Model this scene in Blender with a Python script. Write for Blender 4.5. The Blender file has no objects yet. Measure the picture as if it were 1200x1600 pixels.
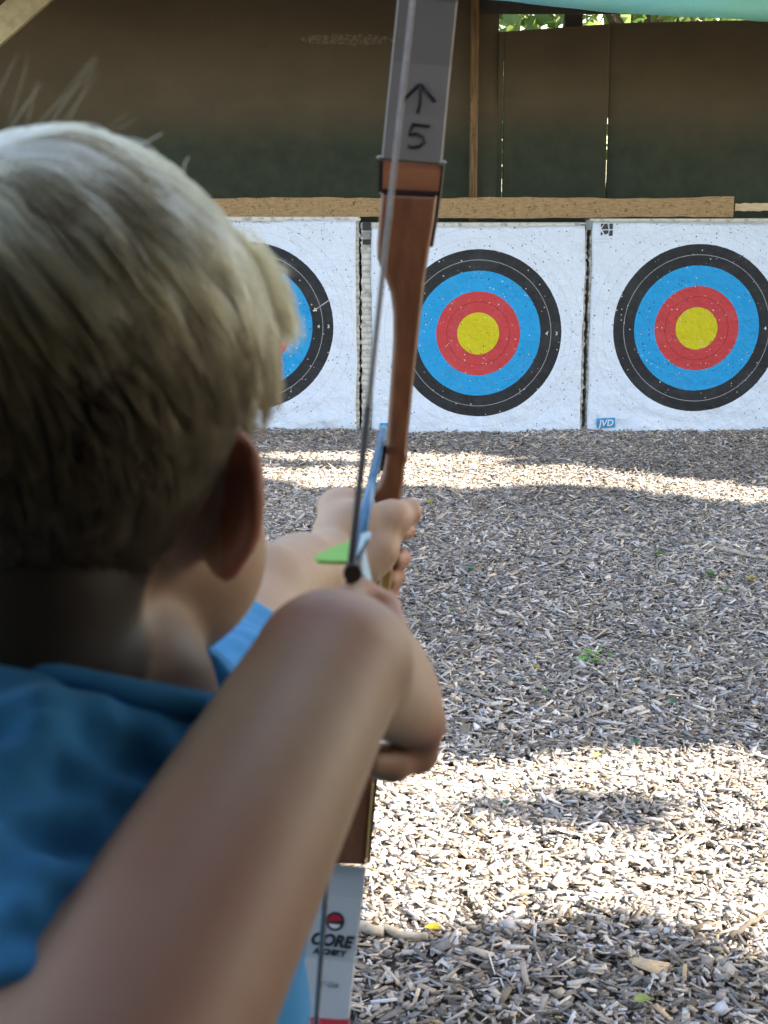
import bpy, bmesh, math, random
import numpy as np
from mathutils import Vector, Matrix, Euler

random.seed(7)
RNG = np.random.default_rng(11)
scn = bpy.context.scene
COL = scn.collection

# ------------------------------------------------------------------ camera, sky, sun, exposure
CAM_H = 1.40
FPX = 2400.0                       # focal length in pixels of the 1200 x 1600 photograph
PITCH = math.atan(503.0 / FPX)     # camera looks down by this much
cam_data = bpy.data.cameras.new('camera')
cam = bpy.data.objects.new('camera', cam_data)
COL.objects.link(cam)
cam.location = (0, 0, CAM_H)
cam.rotation_euler = (math.pi / 2 - PITCH, 0, 0)
cam_data.sensor_fit = 'VERTICAL'
cam_data.sensor_height = 36.0
cam_data.lens = FPX / 1600.0 * 36.0
cam_data.clip_start = 0.02
cam_data.clip_end = 2000
cam_data.dof.use_dof = True
cam_data.dof.focus_distance = 8.6
cam_data.dof.aperture_fstop = 21.0
scn.camera = cam

SUN_EL = math.radians(46)
SUN_AZ = math.radians(100)          # from +Y towards +X
SUN_DIR = np.array([math.cos(SUN_EL) * math.sin(SUN_AZ), math.cos(SUN_EL) * math.cos(SUN_AZ), math.sin(SUN_EL)])
world = bpy.data.worlds.new('World')
scn.world = world
world.use_nodes = True
wn = world.node_tree.nodes
sky = wn.new('ShaderNodeTexSky')
sky.sky_type = 'NISHITA'
sky.sun_disc = False
sky.sun_elevation = SUN_EL
sky.sun_rotation = SUN_AZ
sky.air_density = 1.0
sky.dust_density = 2.0
world.node_tree.links.new(sky.outputs[0], wn['Background'].inputs[0])
wn['Background'].inputs[1].default_value = 0.15
sun_data = bpy.data.lights.new('sun', 'SUN')
sun_data.energy = 5.0
sun_data.angle = math.radians(0.53)
sun_data.color = (1.0, 0.97, 0.93)
sun = bpy.data.objects.new('sun', sun_data)
COL.objects.link(sun)
sun.rotation_euler = Vector(SUN_DIR).to_track_quat('Z', 'Y').to_euler()
scn.view_settings.view_transform = 'Standard'
scn.view_settings.look = 'None'
scn.view_settings.gamma = 1.0
scn.view_settings.exposure = 2.34
scn.view_settings.use_white_balance = True
scn.view_settings.white_balance_temperature = 8000
scn.view_settings.white_balance_tint = 10
scn.view_settings.use_curve_mapping = False
scn.render.engine = 'CYCLES'
scn.cycles.use_denoising = True
scn.cycles.max_bounces = 6
scn.cycles.diffuse_bounces = 4
scn.cycles.glossy_bounces = 3
scn.cycles.transmission_bounces = 4

# ------------------------------------------------------------------ helpers
C_UP = np.array([0, math.sin(PITCH), math.cos(PITCH)])
C_FW = np.array([0, math.cos(PITCH), -math.sin(PITCH)])
C_RT = np.array([1.0, 0, 0])
C_LOC = np.array([0, 0, CAM_H])

def P(px, py, d):
    """world point seen at photo pixel (px, py), d metres in front of the lens"""
    return C_LOC + C_RT * ((px - 600) / FPX * d) - C_UP * ((py - 800) / FPX * d) + C_FW * d

def ray(px, py):
    return C_RT * ((px - 600) / FPX) - C_UP * ((py - 800) / FPX) + C_FW

def on_y(px, py, Y):
    r = ray(px, py)
    return C_LOC + r * (Y / r[1])

def on_ground(px, py, z=0.0):
    r = ray(px, py)
    return C_LOC + r * ((z - CAM_H) / r[2])

def tag(o, label=None, cat=None, group=None, kind=None):
    if label: o['label'] = label
    if cat: o['category'] = cat
    if group: o['group'] = group
    if kind: o['kind'] = kind
    return o

def empty(name, loc, label, cat, group=None):
    o = bpy.data.objects.new(name, None)
    o.location = loc
    COL.objects.link(o)
    return tag(o, label, cat, group)

def link(name, me, mat=None, parent=None):
    """link a mesh whose vertices are in world space; a parent keeps them there"""
    o = bpy.data.objects.new(name, me)
    COL.objects.link(o)
    if mat is not None:
        me.materials.append(mat)
    if parent is not None:
        o.parent = parent
        chain = Matrix.Identity(4)
        p = parent
        while p is not None:
            chain = Matrix.Translation(p.location) @ p.rotation_euler.to_matrix().to_4x4() @ chain if p.parent is None else p.matrix_parent_inverse @ Matrix.Translation(p.location) @ chain
            p = p.parent
        o.matrix_parent_inverse = chain.inverted()
    return o

def mesh_np(name, V, F, smooth=False):
    """V (n,3), F (m,4) or (m,3) integer array"""
    me = bpy.data.meshes.new(name)
    V = np.asarray(V, dtype=np.float32)
    F = np.asarray(F, dtype=np.int32)
    k = F.shape[1]
    me.vertices.add(len(V))
    me.vertices.foreach_set('co', V.ravel())
    me.loops.add(F.size)
    me.loops.foreach_set('vertex_index', F.ravel())
    me.polygons.add(len(F))
    me.polygons.foreach_set('loop_start', np.arange(0, F.size, k, dtype=np.int32))
    if smooth:
        me.polygons.foreach_set('use_smooth', np.ones(len(F), dtype=bool))
    me.update(calc_edges=True)
    return me

def from_bm(name, bm, smooth=False):
    me = bpy.data.meshes.new(name)
    bmesh.ops.recalc_face_normals(bm, faces=bm.faces)
    if smooth:
        for f in bm.faces: f.smooth = True
    bm.to_mesh(me)
    bm.free()
    return me

def bm_box(bm, c, size, rot=None):
    """box with centre c, full size, optional 3x3 rotation"""
    r = bmesh.ops.create_cube(bm, size=1.0)
    M = Matrix.Translation(Vector(c)) @ (rot.to_4x4() if rot is not None else Matrix.Identity(4)) @ Matrix.Diagonal((*size, 1))
    bmesh.ops.transform(bm, matrix=M, verts=r['verts'])
    return r['verts']

def bevel(bm, w, seg=2):
    bmesh.ops.bevel(bm, geom=list(bm.edges), offset=w, segments=seg, affect='EDGES', profile=0.6)

def tube(points, radii, seg=12, cap=True):
    """verts, faces of a tube through points"""
    pts = [Vector(p) for p in points]
    V, F = [], []
    n = len(pts)
    ref = None
    for i, p in enumerate(pts):
        t = (pts[min(i + 1, n - 1)] - pts[max(i - 1, 0)]).normalized()
        if ref is None:
            ref = t.orthogonal().normalized()
        a = (ref - t * ref.dot(t)).normalized()
        ref = a
        b = t.cross(a)
        r = radii[i] if hasattr(radii, '__len__') else radii
        for k in range(seg):
            ang = 2 * math.pi * k / seg
            V.append(p + (a * math.cos(ang) + b * math.sin(ang)) * r)
    for i in range(n - 1):
        for k in range(seg):
            k2 = (k + 1) % seg
            F.append((i * seg + k, i * seg + k2, (i + 1) * seg + k2, (i + 1) * seg + k))
    if cap:
        F.append(tuple(reversed(range(seg))))
        F.append(tuple((n - 1) * seg + k for k in range(seg)))
    return V, F

def tube_mesh(name, points, radii, seg=12):
    me = bpy.data.meshes.new(name)
    V, F = tube(points, radii, seg)
    me.from_pydata([tuple(v) for v in V], [], F)
    for p in me.polygons: p.use_smooth = len(p.vertices) == 4
    me.update()
    return me

def text_mesh(name, body, size, origin, right, up, shear=0.0, bold=0.0, extrude=0.0003):
    """writing as a mesh standing at origin (its centre) on the plane of right / up"""
    cu = bpy.data.curves.new(name, 'FONT')
    cu.body = body
    cu.size = size
    cu.align_x = 'CENTER'
    cu.align_y = 'CENTER'
    cu.shear = shear
    cu.offset = bold
    cu.extrude = extrude
    tmp = bpy.data.objects.new(name, cu)
    COL.objects.link(tmp)
    dg = bpy.context.evaluated_depsgraph_get()
    me = bpy.data.meshes.new_from_object(tmp.evaluated_get(dg))
    bpy.data.objects.remove(tmp)
    r = Vector(right).normalized(); u = Vector(up).normalized(); n = r.cross(u)
    M = Matrix(((r.x, u.x, n.x, origin[0]), (r.y, u.y, n.y, origin[1]), (r.z, u.z, n.z, origin[2]), (0, 0, 0, 1)))
    me.transform(M)
    me.name = name
    me.materials.clear()
    return me

def wob(p, f, seed=0, octv=4):
    """smooth pseudo noise in about -1..1 from random plane waves; p (n,3)"""
    r = np.random.default_rng(seed)
    out = np.zeros(p.shape[:-1])
    for i in range(octv * 3):
        k = r.normal(size=3) * f * (1.0 + 0.6 * (i % octv))
        out += np.sin(p @ k + r.uniform(0, 6.28)) / (1 + 0.5 * (i % octv))
    return out / (octv * 0.95)

# ------------------------------------------------------------------ materials
class NT:
    def __init__(self, name):
        self.m = bpy.data.materials.new(name)
        self.m.use_nodes = True
        self.t = self.m.node_tree
        self.bsdf = self.t.nodes['Principled BSDF']
        self.out = self.t.nodes['Material Output']
    def n(self, typ, **kw):
        nd = self.t.nodes.new('ShaderNode' + typ)
        for k, v in kw.items(): setattr(nd, k, v)
        return nd
    def put(self, sock, v):
        if hasattr(v, 'node') and hasattr(v, 'is_linked'):
            self.t.links.new(v, sock)
        elif isinstance(v, (tuple, list)) and len(v) == 3 and sock.type == 'RGBA':
            sock.default_value = (*v, 1)
        else:
            sock.default_value = v
    def math(self, op, a, b=0.0, c=None, clamp=False):
        nd = self.n('Math', operation=op, use_clamp=clamp)
        self.put(nd.inputs[0], a); self.put(nd.inputs[1], b)
        if c is not None: self.put(nd.inputs[2], c)
        return nd.outputs[0]
    def mix(self, f, a, b, typ='MIX'):
        nd = self.n('Mix', data_type='RGBA', blend_type=typ)
        self.put(nd.inputs[0], f); self.put(nd.inputs[6], a); self.put(nd.inputs[7], b)
        return nd.outputs[2]
    def coord(self, which='Object'):
        return self.n('TexCoord').outputs[which]
    def scaled(self, vec, s):
        nd = self.n('Mapping')
        self.put(nd.inputs['Vector'], vec); nd.inputs['Scale'].default_value = s
        return nd.outputs[0]
    def noise(self, vec, scale, detail=4, rough=0.55, out='Fac'):
        nd = self.n('TexNoise')
        self.put(nd.inputs['Vector'], vec)
        nd.inputs['Scale'].default_value = scale; nd.inputs['Detail'].default_value = detail; nd.inputs['Roughness'].default_value = rough
        return nd.outputs[out]
    def ramp(self, fac, stops, mode='LINEAR'):
        nd = self.n('ValToRGB')
        nd.color_ramp.interpolation = mode
        el = nd.color_ramp.elements
        while len(el) < len(stops): el.new(0.5)
        for e, (p, c) in zip(el, stops):
            e.position = p
            e.color = (*c, 1) if len(c) == 3 else c
        self.put(nd.inputs[0], fac)
        return nd.outputs[0]
    def bump(self, h, strength=0.3, dist=0.005):
        nd = self.n('Bump')
        nd.inputs['Strength'].default_value = strength; nd.inputs['Distance'].default_value = dist
        self.put(nd.inputs['Height'], h)
        self.t.links.new(nd.outputs[0], self.bsdf.inputs['Normal'])
    def set(self, **kw):
        for k, v in kw.items():
            self.put(self.bsdf.inputs[k.replace('_', ' ')], v)
        return self

def simple(name, col, rough=0.6, var=0.15, scale=20, bump=0.0, metallic=0.0):
    t = NT(name)
    f = t.noise(t.coord(), scale)
    lo = tuple(c * (1 - var) for c in col); hi = tuple(min(1, c * (1 + var)) for c in col)
    t.set(Base_Color=t.ramp(f, [(0.3, lo), (0.7, hi)]), Roughness=rough, Metallic=metallic)
    if bump: t.bump(t.noise(t.coord(), scale * 4), bump, 0.002)
    return t.m

def wood(name, col, along=(1, 14, 14), scale=6, rough=0.6, var=0.35, specks=0.0):
    t = NT(name)
    v = t.scaled(t.coord(), along)
    f = t.noise(v, scale, 6, 0.6)
    lo = tuple(c * (1 - var) for c in col); hi = tuple(c * (1 + var) for c in col)
    c = t.ramp(f, [(0.3, lo), (0.7, hi)])
    if specks:
        s = t.noise(t.coord(), 55, 3, 0.7)
        c = t.mix(t.math('MULTIPLY', t.math('GREATER_THAN', s, 0.62), specks), c, tuple(x * 0.3 for x in col))
    t.set(Base_Color=c, Roughness=rough)
    t.bump(f, 0.25, 0.003)
    return t.m

# skin: cropped hair, pink patches, painted nape shade and ear glow, all per vertex
t = NT('skin')
va = t.n('VertexColor', layer_name='stubble_shade').outputs[0]
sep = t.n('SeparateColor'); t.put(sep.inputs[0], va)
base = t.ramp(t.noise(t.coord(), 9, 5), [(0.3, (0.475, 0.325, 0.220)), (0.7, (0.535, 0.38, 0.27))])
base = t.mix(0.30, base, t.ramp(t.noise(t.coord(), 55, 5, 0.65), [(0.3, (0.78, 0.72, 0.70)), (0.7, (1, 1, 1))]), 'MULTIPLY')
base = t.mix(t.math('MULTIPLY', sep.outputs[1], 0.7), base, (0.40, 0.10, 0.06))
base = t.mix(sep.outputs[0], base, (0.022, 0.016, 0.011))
t.set(Base_Color=base, Roughness=0.52, Subsurface_Weight=0.28, Subsurface_Scale=0.012)
t.bsdf.inputs['Subsurface Radius'].default_value = (1.0, 0.32, 0.16)
t.bump(t.noise(t.coord(), 260, 3), 0.12, 0.0006)
M_SKIN = t.m

t = NT('hair_fibre')
t.t.nodes.remove(t.bsdf)
hb = t.n('BsdfHairPrincipled')
try: hb.model = 'CHIANG'
except Exception: pass
hb.parametrization = 'COLOR'
hi = t.n('HairInfo')
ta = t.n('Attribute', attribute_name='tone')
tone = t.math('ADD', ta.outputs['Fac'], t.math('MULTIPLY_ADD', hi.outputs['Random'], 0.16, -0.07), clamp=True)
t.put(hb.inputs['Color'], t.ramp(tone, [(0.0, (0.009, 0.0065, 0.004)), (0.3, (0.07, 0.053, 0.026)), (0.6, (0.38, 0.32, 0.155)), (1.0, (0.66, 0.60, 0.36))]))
hb.inputs['IOR'].default_value = 1.36
hb.inputs['Roughness'].default_value = 0.42
hb.inputs['Radial Roughness'].default_value = 0.6
t.t.links.new(hb.outputs[0], t.out.inputs['Surface'])
M_HAIR = t.m
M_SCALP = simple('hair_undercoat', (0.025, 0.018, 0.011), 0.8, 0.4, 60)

t = NT('blue_cotton')
v = t.coord()
weave = t.math('ADD', t.noise(t.scaled(v, (900, 900, 300)), 1, 2), t.noise(v, 30, 3))
t.set(Base_Color=t.ramp(t.noise(v, 14, 5), [(0.3, (0.016, 0.25, 0.56)), (0.7, (0.028, 0.32, 0.66))]), Roughness=0.9, Sheen_Weight=0.05)
t.bump(weave, 0.15, 0.0008)
M_SHIRT = t.m
M_SHORTS = simple('shorts_cloth', (0.03, 0.16, 0.36), 0.9, 0.15, 30, 0.1)
M_SHOE = simple('shoe_rubber', (0.05, 0.05, 0.055), 0.6)
M_EYE = simple('eye_white', (0.75, 0.73, 0.7), 0.2, 0.03)
M_IRIS = simple('eye_iris', (0.06, 0.09, 0.11), 0.2)

M_RISER = wood('riser_wood', (0.17, 0.062, 0.026), (14, 14, 1.2), 9, 0.38, 0.3)
M_RISER_TIP = wood('riser_tip_wood', (0.26, 0.095, 0.04), (2, 14, 14), 9, 0.4, 0.25)
M_GRIP = wood('grip_pale_wood', (0.42, 0.27, 0.10), (14, 14, 1.2), 8, 0.4, 0.2)
M_BLACK = simple('black_laminate', (0.018, 0.018, 0.02), 0.4)
M_DARKLINE = simple('dark_inlay', (0.02, 0.009, 0.006), 0.4)
M_LIMB_UP = simple('grey_limb', (0.165, 0.156, 0.148), 0.42, 0.06, 8)
M_LIMB_LO = simple('pale_limb', (0.40, 0.45, 0.48), 0.35, 0.05, 8)
M_LIMB_EDGE = simple('limb_edge', (0.26, 0.25, 0.24), 0.4, 0.05, 8)
M_INK = simple('marker_ink', (0.012, 0.012, 0.014), 0.5)
M_RED = simple('red_print', (0.42, 0.015, 0.03), 0.4, 0.1)
M_PRINT = simple('dark_print', (0.02, 0.024, 0.03), 0.4, 0.1)
M_WHITEP = simple('white_print', (0.7, 0.7, 0.7), 0.4, 0.05)
M_STRING = simple('string_fibre', (0.26, 0.25, 0.24), 0.6, 0.2, 200)
M_SERVING = simple('string_serving', (0.03, 0.026, 0.026), 0.6, 0.2, 200)
M_SHAFT = simple('blue_shaft', (0.015, 0.17, 0.36), 0.25, 0.1, 30)
M_VANE_G = simple('green_vane', (0.22, 0.62, 0.06), 0.45, 0.06, 30)
M_VANE_B = simple('pale_blue_vane', (0.42, 0.62, 0.75), 0.45, 0.06, 30)
M_NOCK = simple('black_nock', (0.014, 0.014, 0.014), 0.35)
M_STEEL = simple('steel', (0.45, 0.46, 0.47), 0.35, 0.1, 30, 0, 0.9)

# ground soil under the chips
t = NT('soil')
v = t.coord()
t.set(Base_Color=t.ramp(t.noise(v, 40, 8, 0.7), [(0.3, (0.035, 0.028, 0.022)), (0.5, (0.12, 0.10, 0.08)), (0.7, (0.30, 0.26, 0.22))]), Roughness=0.95)
t.bump(t.noise(v, 60, 6, 0.7), 0.9, 0.02)
M_SOIL = t.m
t = NT('chip_wood')
cc = t.n('VertexColor', layer_name='tone').outputs[0]
t.set(Base_Color=t.mix(0.35, cc, t.ramp(t.noise(t.coord(), 160, 3), [(0.3, (0.3, 0.3, 0.3)), (0.7, (1, 1, 1))]), 'MULTIPLY'), Roughness=0.85)
M_CHIP = t.m

# leaves
def leafmat(name, a, b):
    t = NT(name)
    f = t.n('NewGeometry').outputs['Random Per Island']
    c = t.ramp(f, [(0.0, a), (1.0, b)])
    t.set(Base_Color=c, Roughness=0.5)
    tr = t.n('BsdfTranslucent'); t.put(tr.inputs[0], c)
    mx = t.n('MixShader'); mx.inputs[0].default_value = 0.4
    t.t.links.new(t.bsdf.outputs[0], mx.inputs[1]); t.t.links.new(tr.outputs[0], mx.inputs[2])
    t.t.links.new(mx.outputs[0], t.out.inputs['Surface'])
    return t.m
M_LEAF = leafmat('leaf_green', (0.035, 0.075, 0.014), (0.10, 0.17, 0.035))
M_LEAF_PALE = leafmat('leaf_pale_green', (0.08, 0.16, 0.03), (0.24, 0.34, 0.10))  # paler young leaves, backlight put into the colour
M_BARK = wood('bark', (0.10, 0.075, 0.055), (6, 6, 1), 8, 0.9, 0.5)

# shed cloth: brown, turning dark green towards its hem
t = NT('backstop_cloth')
v = t.coord()
sx = t.n('SeparateXYZ'); t.put(sx.inputs[0], v)
edge = t.math('ADD', sx.outputs[2], t.math('MULTIPLY', t.math('SUBTRACT', t.noise(v, 2.2, 5), 0.5), 0.22))
hem_mix = t.ramp(edge, [(0.0, (1, 1, 1)), (1.62 / 3, (1, 1, 1)), (1.90 / 3, (0, 0, 0))])
t.t.nodes[-1].name = 'x'
mr = t.math('DIVIDE', edge, 3.0)
rampnode = hem_mix.node
t.t.links.new(mr, rampnode.inputs[0])
c1 = t.ramp(t.noise(t.scaled(v, (1, 1, 1.6)), 2.5, 6, 0.65), [(0.25, (0.080, 0.060, 0.035)), (0.75, (0.112, 0.084, 0.050))])
sm = t.math('ADD', t.math('POWER', t.math('DIVIDE', t.math('SUBTRACT', sx.outputs[0], -0.22), 0.30), 2.0), t.math('POWER', t.math('DIVIDE', t.math('SUBTRACT', sx.outputs[2], 2.27), 0.035), 2.0))
smn = t.math('MULTIPLY', t.math('LESS_THAN', sm, t.math('MULTIPLY', t.noise(v, 30, 4), 1.6)), t.ramp(t.noise(v, 45, 4, 0.7), [(0.40, (0, 0, 0)), (0.62, (0.55, 0.55, 0.55))]))
c1 = t.mix(smn, c1, (0.27, 0.23, 0.17))
spots = t.ramp(t.noise(v, 14, 6, 0.7), [(0.62, (0, 0, 0)), (0.78, (0.4, 0.4, 0.4))])
c1 = t.mix(spots, c1, (0.035, 0.028, 0.02))
c2 = t.ramp(t.noise(v, 9, 6, 0.65), [(0.3, (0.026, 0.033, 0.020)), (0.7, (0.044, 0.052, 0.032))])
t.set(Base_Color=t.mix(hem_mix, c1, c2), Roughness=0.95)
t.bump(t.noise(t.scaled(v, (300, 300, 300)), 1, 2), 0.2, 0.002)
M_CLOTH = t.m
M_RAIL = wood('rail_board', (0.34, 0.215, 0.10), (3, 14, 14), 8, 0.8, 0.3, 0.8)
M_RAIL2 = wood('pale_batten', (0.55, 0.42, 0.25), (2, 14, 14), 5, 0.8, 0.2)
M_POST = wood('shed_post', (0.17, 0.098, 0.042), (14, 14, 1), 6, 0.85, 0.5, 0.6)
M_BRACE = wood('pale_brace', (0.36, 0.29, 0.16), (3, 3, 3), 4, 0.8, 0.25)
M_SHELTER = wood('shelter_wood', (0.05, 0.036, 0.025), (1, 10, 10), 3, 0.85, 0.4)
M_DARKROOF = simple('dark_roofing', (0.05, 0.045, 0.04), 0.9)
t = NT('tarpaulin')
v = t.coord()
sx = t.n('SeparateXYZ'); t.put(sx.inputs[0], v)
grad = t.ramp(t.math('MULTIPLY_ADD', sx.outputs[0], 0.30, t.math('MULTIPLY', t.noise(v, 2.5, 4), 0.3)), [(0.20, (0.12, 0.40, 0.55)), (0.62, (0.20, 0.54, 0.42)), (0.95, (0.20, 0.56, 0.38))])
t.set(Base_Color=grad, Roughness=0.55)
tr = t.n('BsdfTranslucent'); t.put(tr.inputs[0], grad)
mx = t.n('MixShader'); mx.inputs[0].default_value = 0.35
t.t.links.new(t.bsdf.outputs[0], mx.inputs[1]); t.t.links.new(tr.outputs[0], mx.inputs[2]); t.t.links.new(mx.outputs[0], t.out.inputs['Surface'])
t.bump(t.noise(v, 6, 4), 0.4, 0.03)
M_TARP = t.m

t = NT('foam_layers')
v = t.coord()
w = t.n('TexWave', wave_type='BANDS', bands_direction='Z'); t.put(w.inputs[0], v)
w.inputs['Scale'].default_value = 9; w.inputs['Distortion'].default_value = 0.6; w.inputs['Detail'].default_value = 2
c = t.ramp(w.outputs['Fac'], [(0.03, (0.42, 0.41, 0.37)), (0.14, (0.58, 0.56, 0.50)), (0.9, (0.66, 0.64, 0.57))])
c = t.mix(t.ramp(t.noise(v, 24, 5), [(0.38, (1, 1, 1)), (0.5, (0, 0, 0))]), c, (0.36, 0.35, 0.32))
t.set(Base_Color=c, Roughness=0.9)
t.bump(w.outputs['Fac'], 0.25, 0.006)
M_FOAM = t.m

def face_material(seed):
    t = NT('target_paper')
    v = t.coord()
    off = t.n('VectorMath', operation='ADD'); t.put(off.inputs[0], v); off.inputs[1].default_value = (seed * 3.1, 0, seed * 1.7)
    vs = off.outputs[0]
    sx = t.n('SeparateXYZ'); t.put(sx.inputs[0], v)
    r = t.math('SQRT', t.math('ADD', t.math('POWER', sx.outputs[0], 2.0), t.math('POWER', sx.outputs[2], 2.0)))
    r = t.math('ADD', r, t.math('MULTIPLY', t.math('SUBTRACT', t.noise(vs, 70, 2), 0.5), 0.004))
    W = (0.68, 0.77, 0.88); BK = (0.032, 0.034, 0.037); BL = (0.0, 0.325, 0.66); RD = (0.56, 0.065, 0.07); YE = (0.60, 0.53, 0.03)
    wl = (0.59, 0.66, 0.76); kl = (0.30, 0.31, 0.32)
    u = 0.1195
    st = [(0.0, YE), (u / 2 - 0.001, (0.40, 0.35, 0.02)), (u / 2 + 0.001, YE), (u, RD), (1.5 * u - .001, (0.40, .03, .04)), (1.5 * u + .001, RD),
          (2 * u, BL), (2.5 * u - .001, (0.01, .19, .43)), (2.5 * u + .001, BL), (3 * u, BK), (3.5 * u - .0022, kl), (3.5 * u + .0022, BK), (4 * u, W),
          (4.5 * u - .0015, wl), (4.5 * u + .0015, W), (5 * u - .0015, wl), (5 * u + .0015, W)]
    c = t.ramp(r, st, 'CONSTANT')
    # print fades and smudges
    c = t.mix(t.math('MULTIPLY', t.ramp(t.noise(vs, 7, 6, 0.7), [(0.5, (0, 0, 0)), (0.75, (1, 1, 1))]), 0.08), c, (0.35, 0.36, 0.37))
    isw = t.math('GREATER_THAN', r, 4 * u)
    # arrow holes: dark ones everywhere, torn pale ones inside the print
    for k, (sc, thr, keep) in enumerate(((38, 0.13, 0.78), (24, 0.08, 0.60), (60, 0.17, 0.82))):
        vo = t.n('TexVoronoi'); t.put(vo.inputs['Vector'], vs); vo.inputs['Scale'].default_value = sc
        vo.inputs['Randomness'].default_value = 1.0
        d = t.math('ADD', vo.outputs['Distance'], t.math('MULTIPLY', t.math('SUBTRACT', t.noise(vs, 300, 2), 0.5), 0.12))
        sc2 = t.n('SeparateColor'); t.put(sc2.inputs[0], vo.outputs['Color'])
        hit = t.math('MULTIPLY', t.math('LESS_THAN', d, t.math('MULTIPLY', sc2.outputs[1], thr * 1.5)), t.math('GREATER_THAN', sc2.outputs[0], t.math('MULTIPLY_ADD', t.math('LESS_THAN', r, 0.36), -0.10, keep)))
        pale = t.math('MULTIPLY', t.math('GREATER_THAN', sc2.outputs[2], 0.55), t.math('SUBTRACT', 1.0, isw))
        c = t.mix(t.math('MULTIPLY', hit, 0.85), c, t.mix(pale, (0.045, 0.05, 0.07), (0.62, 0.60, 0.58)))
    t.set(Base_Color=c, Roughness=0.7, Specular_IOR_Level=0.12)
    t.bump(t.math('ADD', t.noise(vs, 9, 5), t.math('MULTIPLY', t.noise(vs, 60, 3), 0.15)), 0.9, 0.035)
    return t.m

# ------------------------------------------------------------------ ground
def ground_height(x, y):
    y = np.asarray(y, dtype=float); x = np.asarray(x, dtype=float)
    b = np.clip((y - 8.35) / 0.55, 0, 1)
    p = np.stack([x, y, x * 0], -1)
    z = 0.020 * b * b * (3 - 2 * b) * (1 + 1.0 * wob(p, 5, 3)) + 0.012 * wob(p, 1.6, 5) + 0.006 * wob(p, 6, 8)
    return z

def build_ground():
    xs = np.concatenate([[-400, -120, -40, -14], np.linspace(-7, 9, 130), [16, 40, 120, 400]])
    ys = np.concatenate([[-400, -120, -40, -12], np.linspace(-4, 11, 140), [16, 30, 60, 140, 600]])
    X, Y = np.meshgrid(xs, ys)
    Z = ground_height(X, Y) * (np.abs(X) < 10) * (Y > -5) * (Y < 12)
    V = np.stack([X, Y, Z - 0.004], -1).reshape(-1, 3)
    nx, ny = len(xs), len(ys)
    i, j = np.meshgrid(np.arange(nx - 1), np.arange(ny - 1))
    a = (j * nx + i).ravel()
    F = np.stack([a, a + 1, a + nx + 1, a + nx], -1)
    o = link('ground', mesh_np('ground', V, F, True), M_SOIL)
    tag(o, kind='structure')

def build_chips(N=270000):
    r = np.random.default_rng(5)
    n2 = int(N * 3.2)
    y = r.uniform(1.9, 9.02, n2)
    x = r.uniform(-3.4, 3.4, n2)
    keep = np.abs(x) < 0.265 * y + 0.5
    x, y = x[keep][:N], y[keep][:N]
    n = len(x)
    L = np.clip(np.exp(r.normal(math.log(0.0205), 0.48, n)), 0.008, 0.075) * 0.5
    Wd = np.clip(np.exp(r.normal(math.log(0.0078), 0.44, n)), 0.003, 0.026) * 0.5
    T = r.uniform(0.0012, 0.004, n) * 0.5
    big = r.uniform(size=n) < 0.07
    Wd[big] *= 1.9; L[big] *= 1.35
    yaw = r.uniform(0, 2 * math.pi, n)
    tilt = r.normal(0, 0.24, n)
    roll = r.normal(0, 0.26, n)
    base = ground_height(x, y)
    z = base + r.uniform(-0.002, 0.016, n) + np.abs(np.sin(tilt)) * L * 0.6
    # local corners: 8 per chip, ends tapered at random
    t0 = r.uniform(0.35, 1.0, n); t1 = r.uniform(0.25, 1.0, n)
    sk = r.normal(0, 0.25, n) * L * 0.6
    bend = r.normal(0, 0.10, n) * L
    lx = np.stack([-L, L, L + sk * .3, -L + sk * .3], -1)
    ly = np.stack([-Wd * t0, -Wd * t1, Wd * t1, Wd * t0], -1)
    lz_top = np.stack([T + bend, T, T, T + bend], -1)
    lx = np.concatenate([lx, lx], 1); ly = np.concatenate([ly, ly], 1)
    lz = np.concatenate([lz_top, lz_top - 2 * T[:, None]], 1)
    # roll about x, tilt about y, yaw about z
    cy, sy = np.cos(roll)[:, None], np.sin(roll)[:, None]
    y1 = ly * cy - lz * sy; z1 = ly * sy + lz * cy
    ct, st = np.cos(tilt)[:, None], np.sin(tilt)[:, None]
    x2 = lx * ct + z1 * st; z2 = -lx * st + z1 * ct
    ca, sa = np.cos(yaw)[:, None], np.sin(yaw)[:, None]
    x3 = x2 * ca - y1 * sa; y3 = x2 * sa + y1 * ca
    V = np.stack([x3 + x[:, None], y3 + y[:, None], z2 + z[:, None]], -1).reshape(-1, 3)
    q = np.array([[0, 1, 2, 3], [0, 4, 5, 1], [1, 5, 6, 2], [2, 6, 7, 3], [3, 7, 4, 0]])
    F = (np.arange(n)[:, None, None] * 8 + q[None]).reshape(-1, 4)
    me = mesh_np('wood_chips', V, F)
    val = np.clip(np.exp(r.normal(math.log(0.32), 0.54, n)), 0.04, 0.70)
    patch = 1 + 0.22 * wob(np.stack([x, y, x * 0], -1), 1.4, 21)
    val = val * np.clip(patch, 0.6, 1.4)
    warm = np.clip(r.normal(0.10, 0.075, n), -0.03, 0.40)
    col = np.stack([val * (1 + warm), val * (1 - 0.02), val * (1 - warm * 1.25), np.ones(n)], -1).clip(0, 1)
    at = me.color_attributes.new('tone', 'FLOAT_COLOR', 'POINT')
    at.data.foreach_set('color', np.repeat(col, 8, 0).astype(np.float32).ravel())
    o = link('wood_chips', me, M_CHIP)
    tag(o, kind='stuff')

build_ground()
build_chips()

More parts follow.
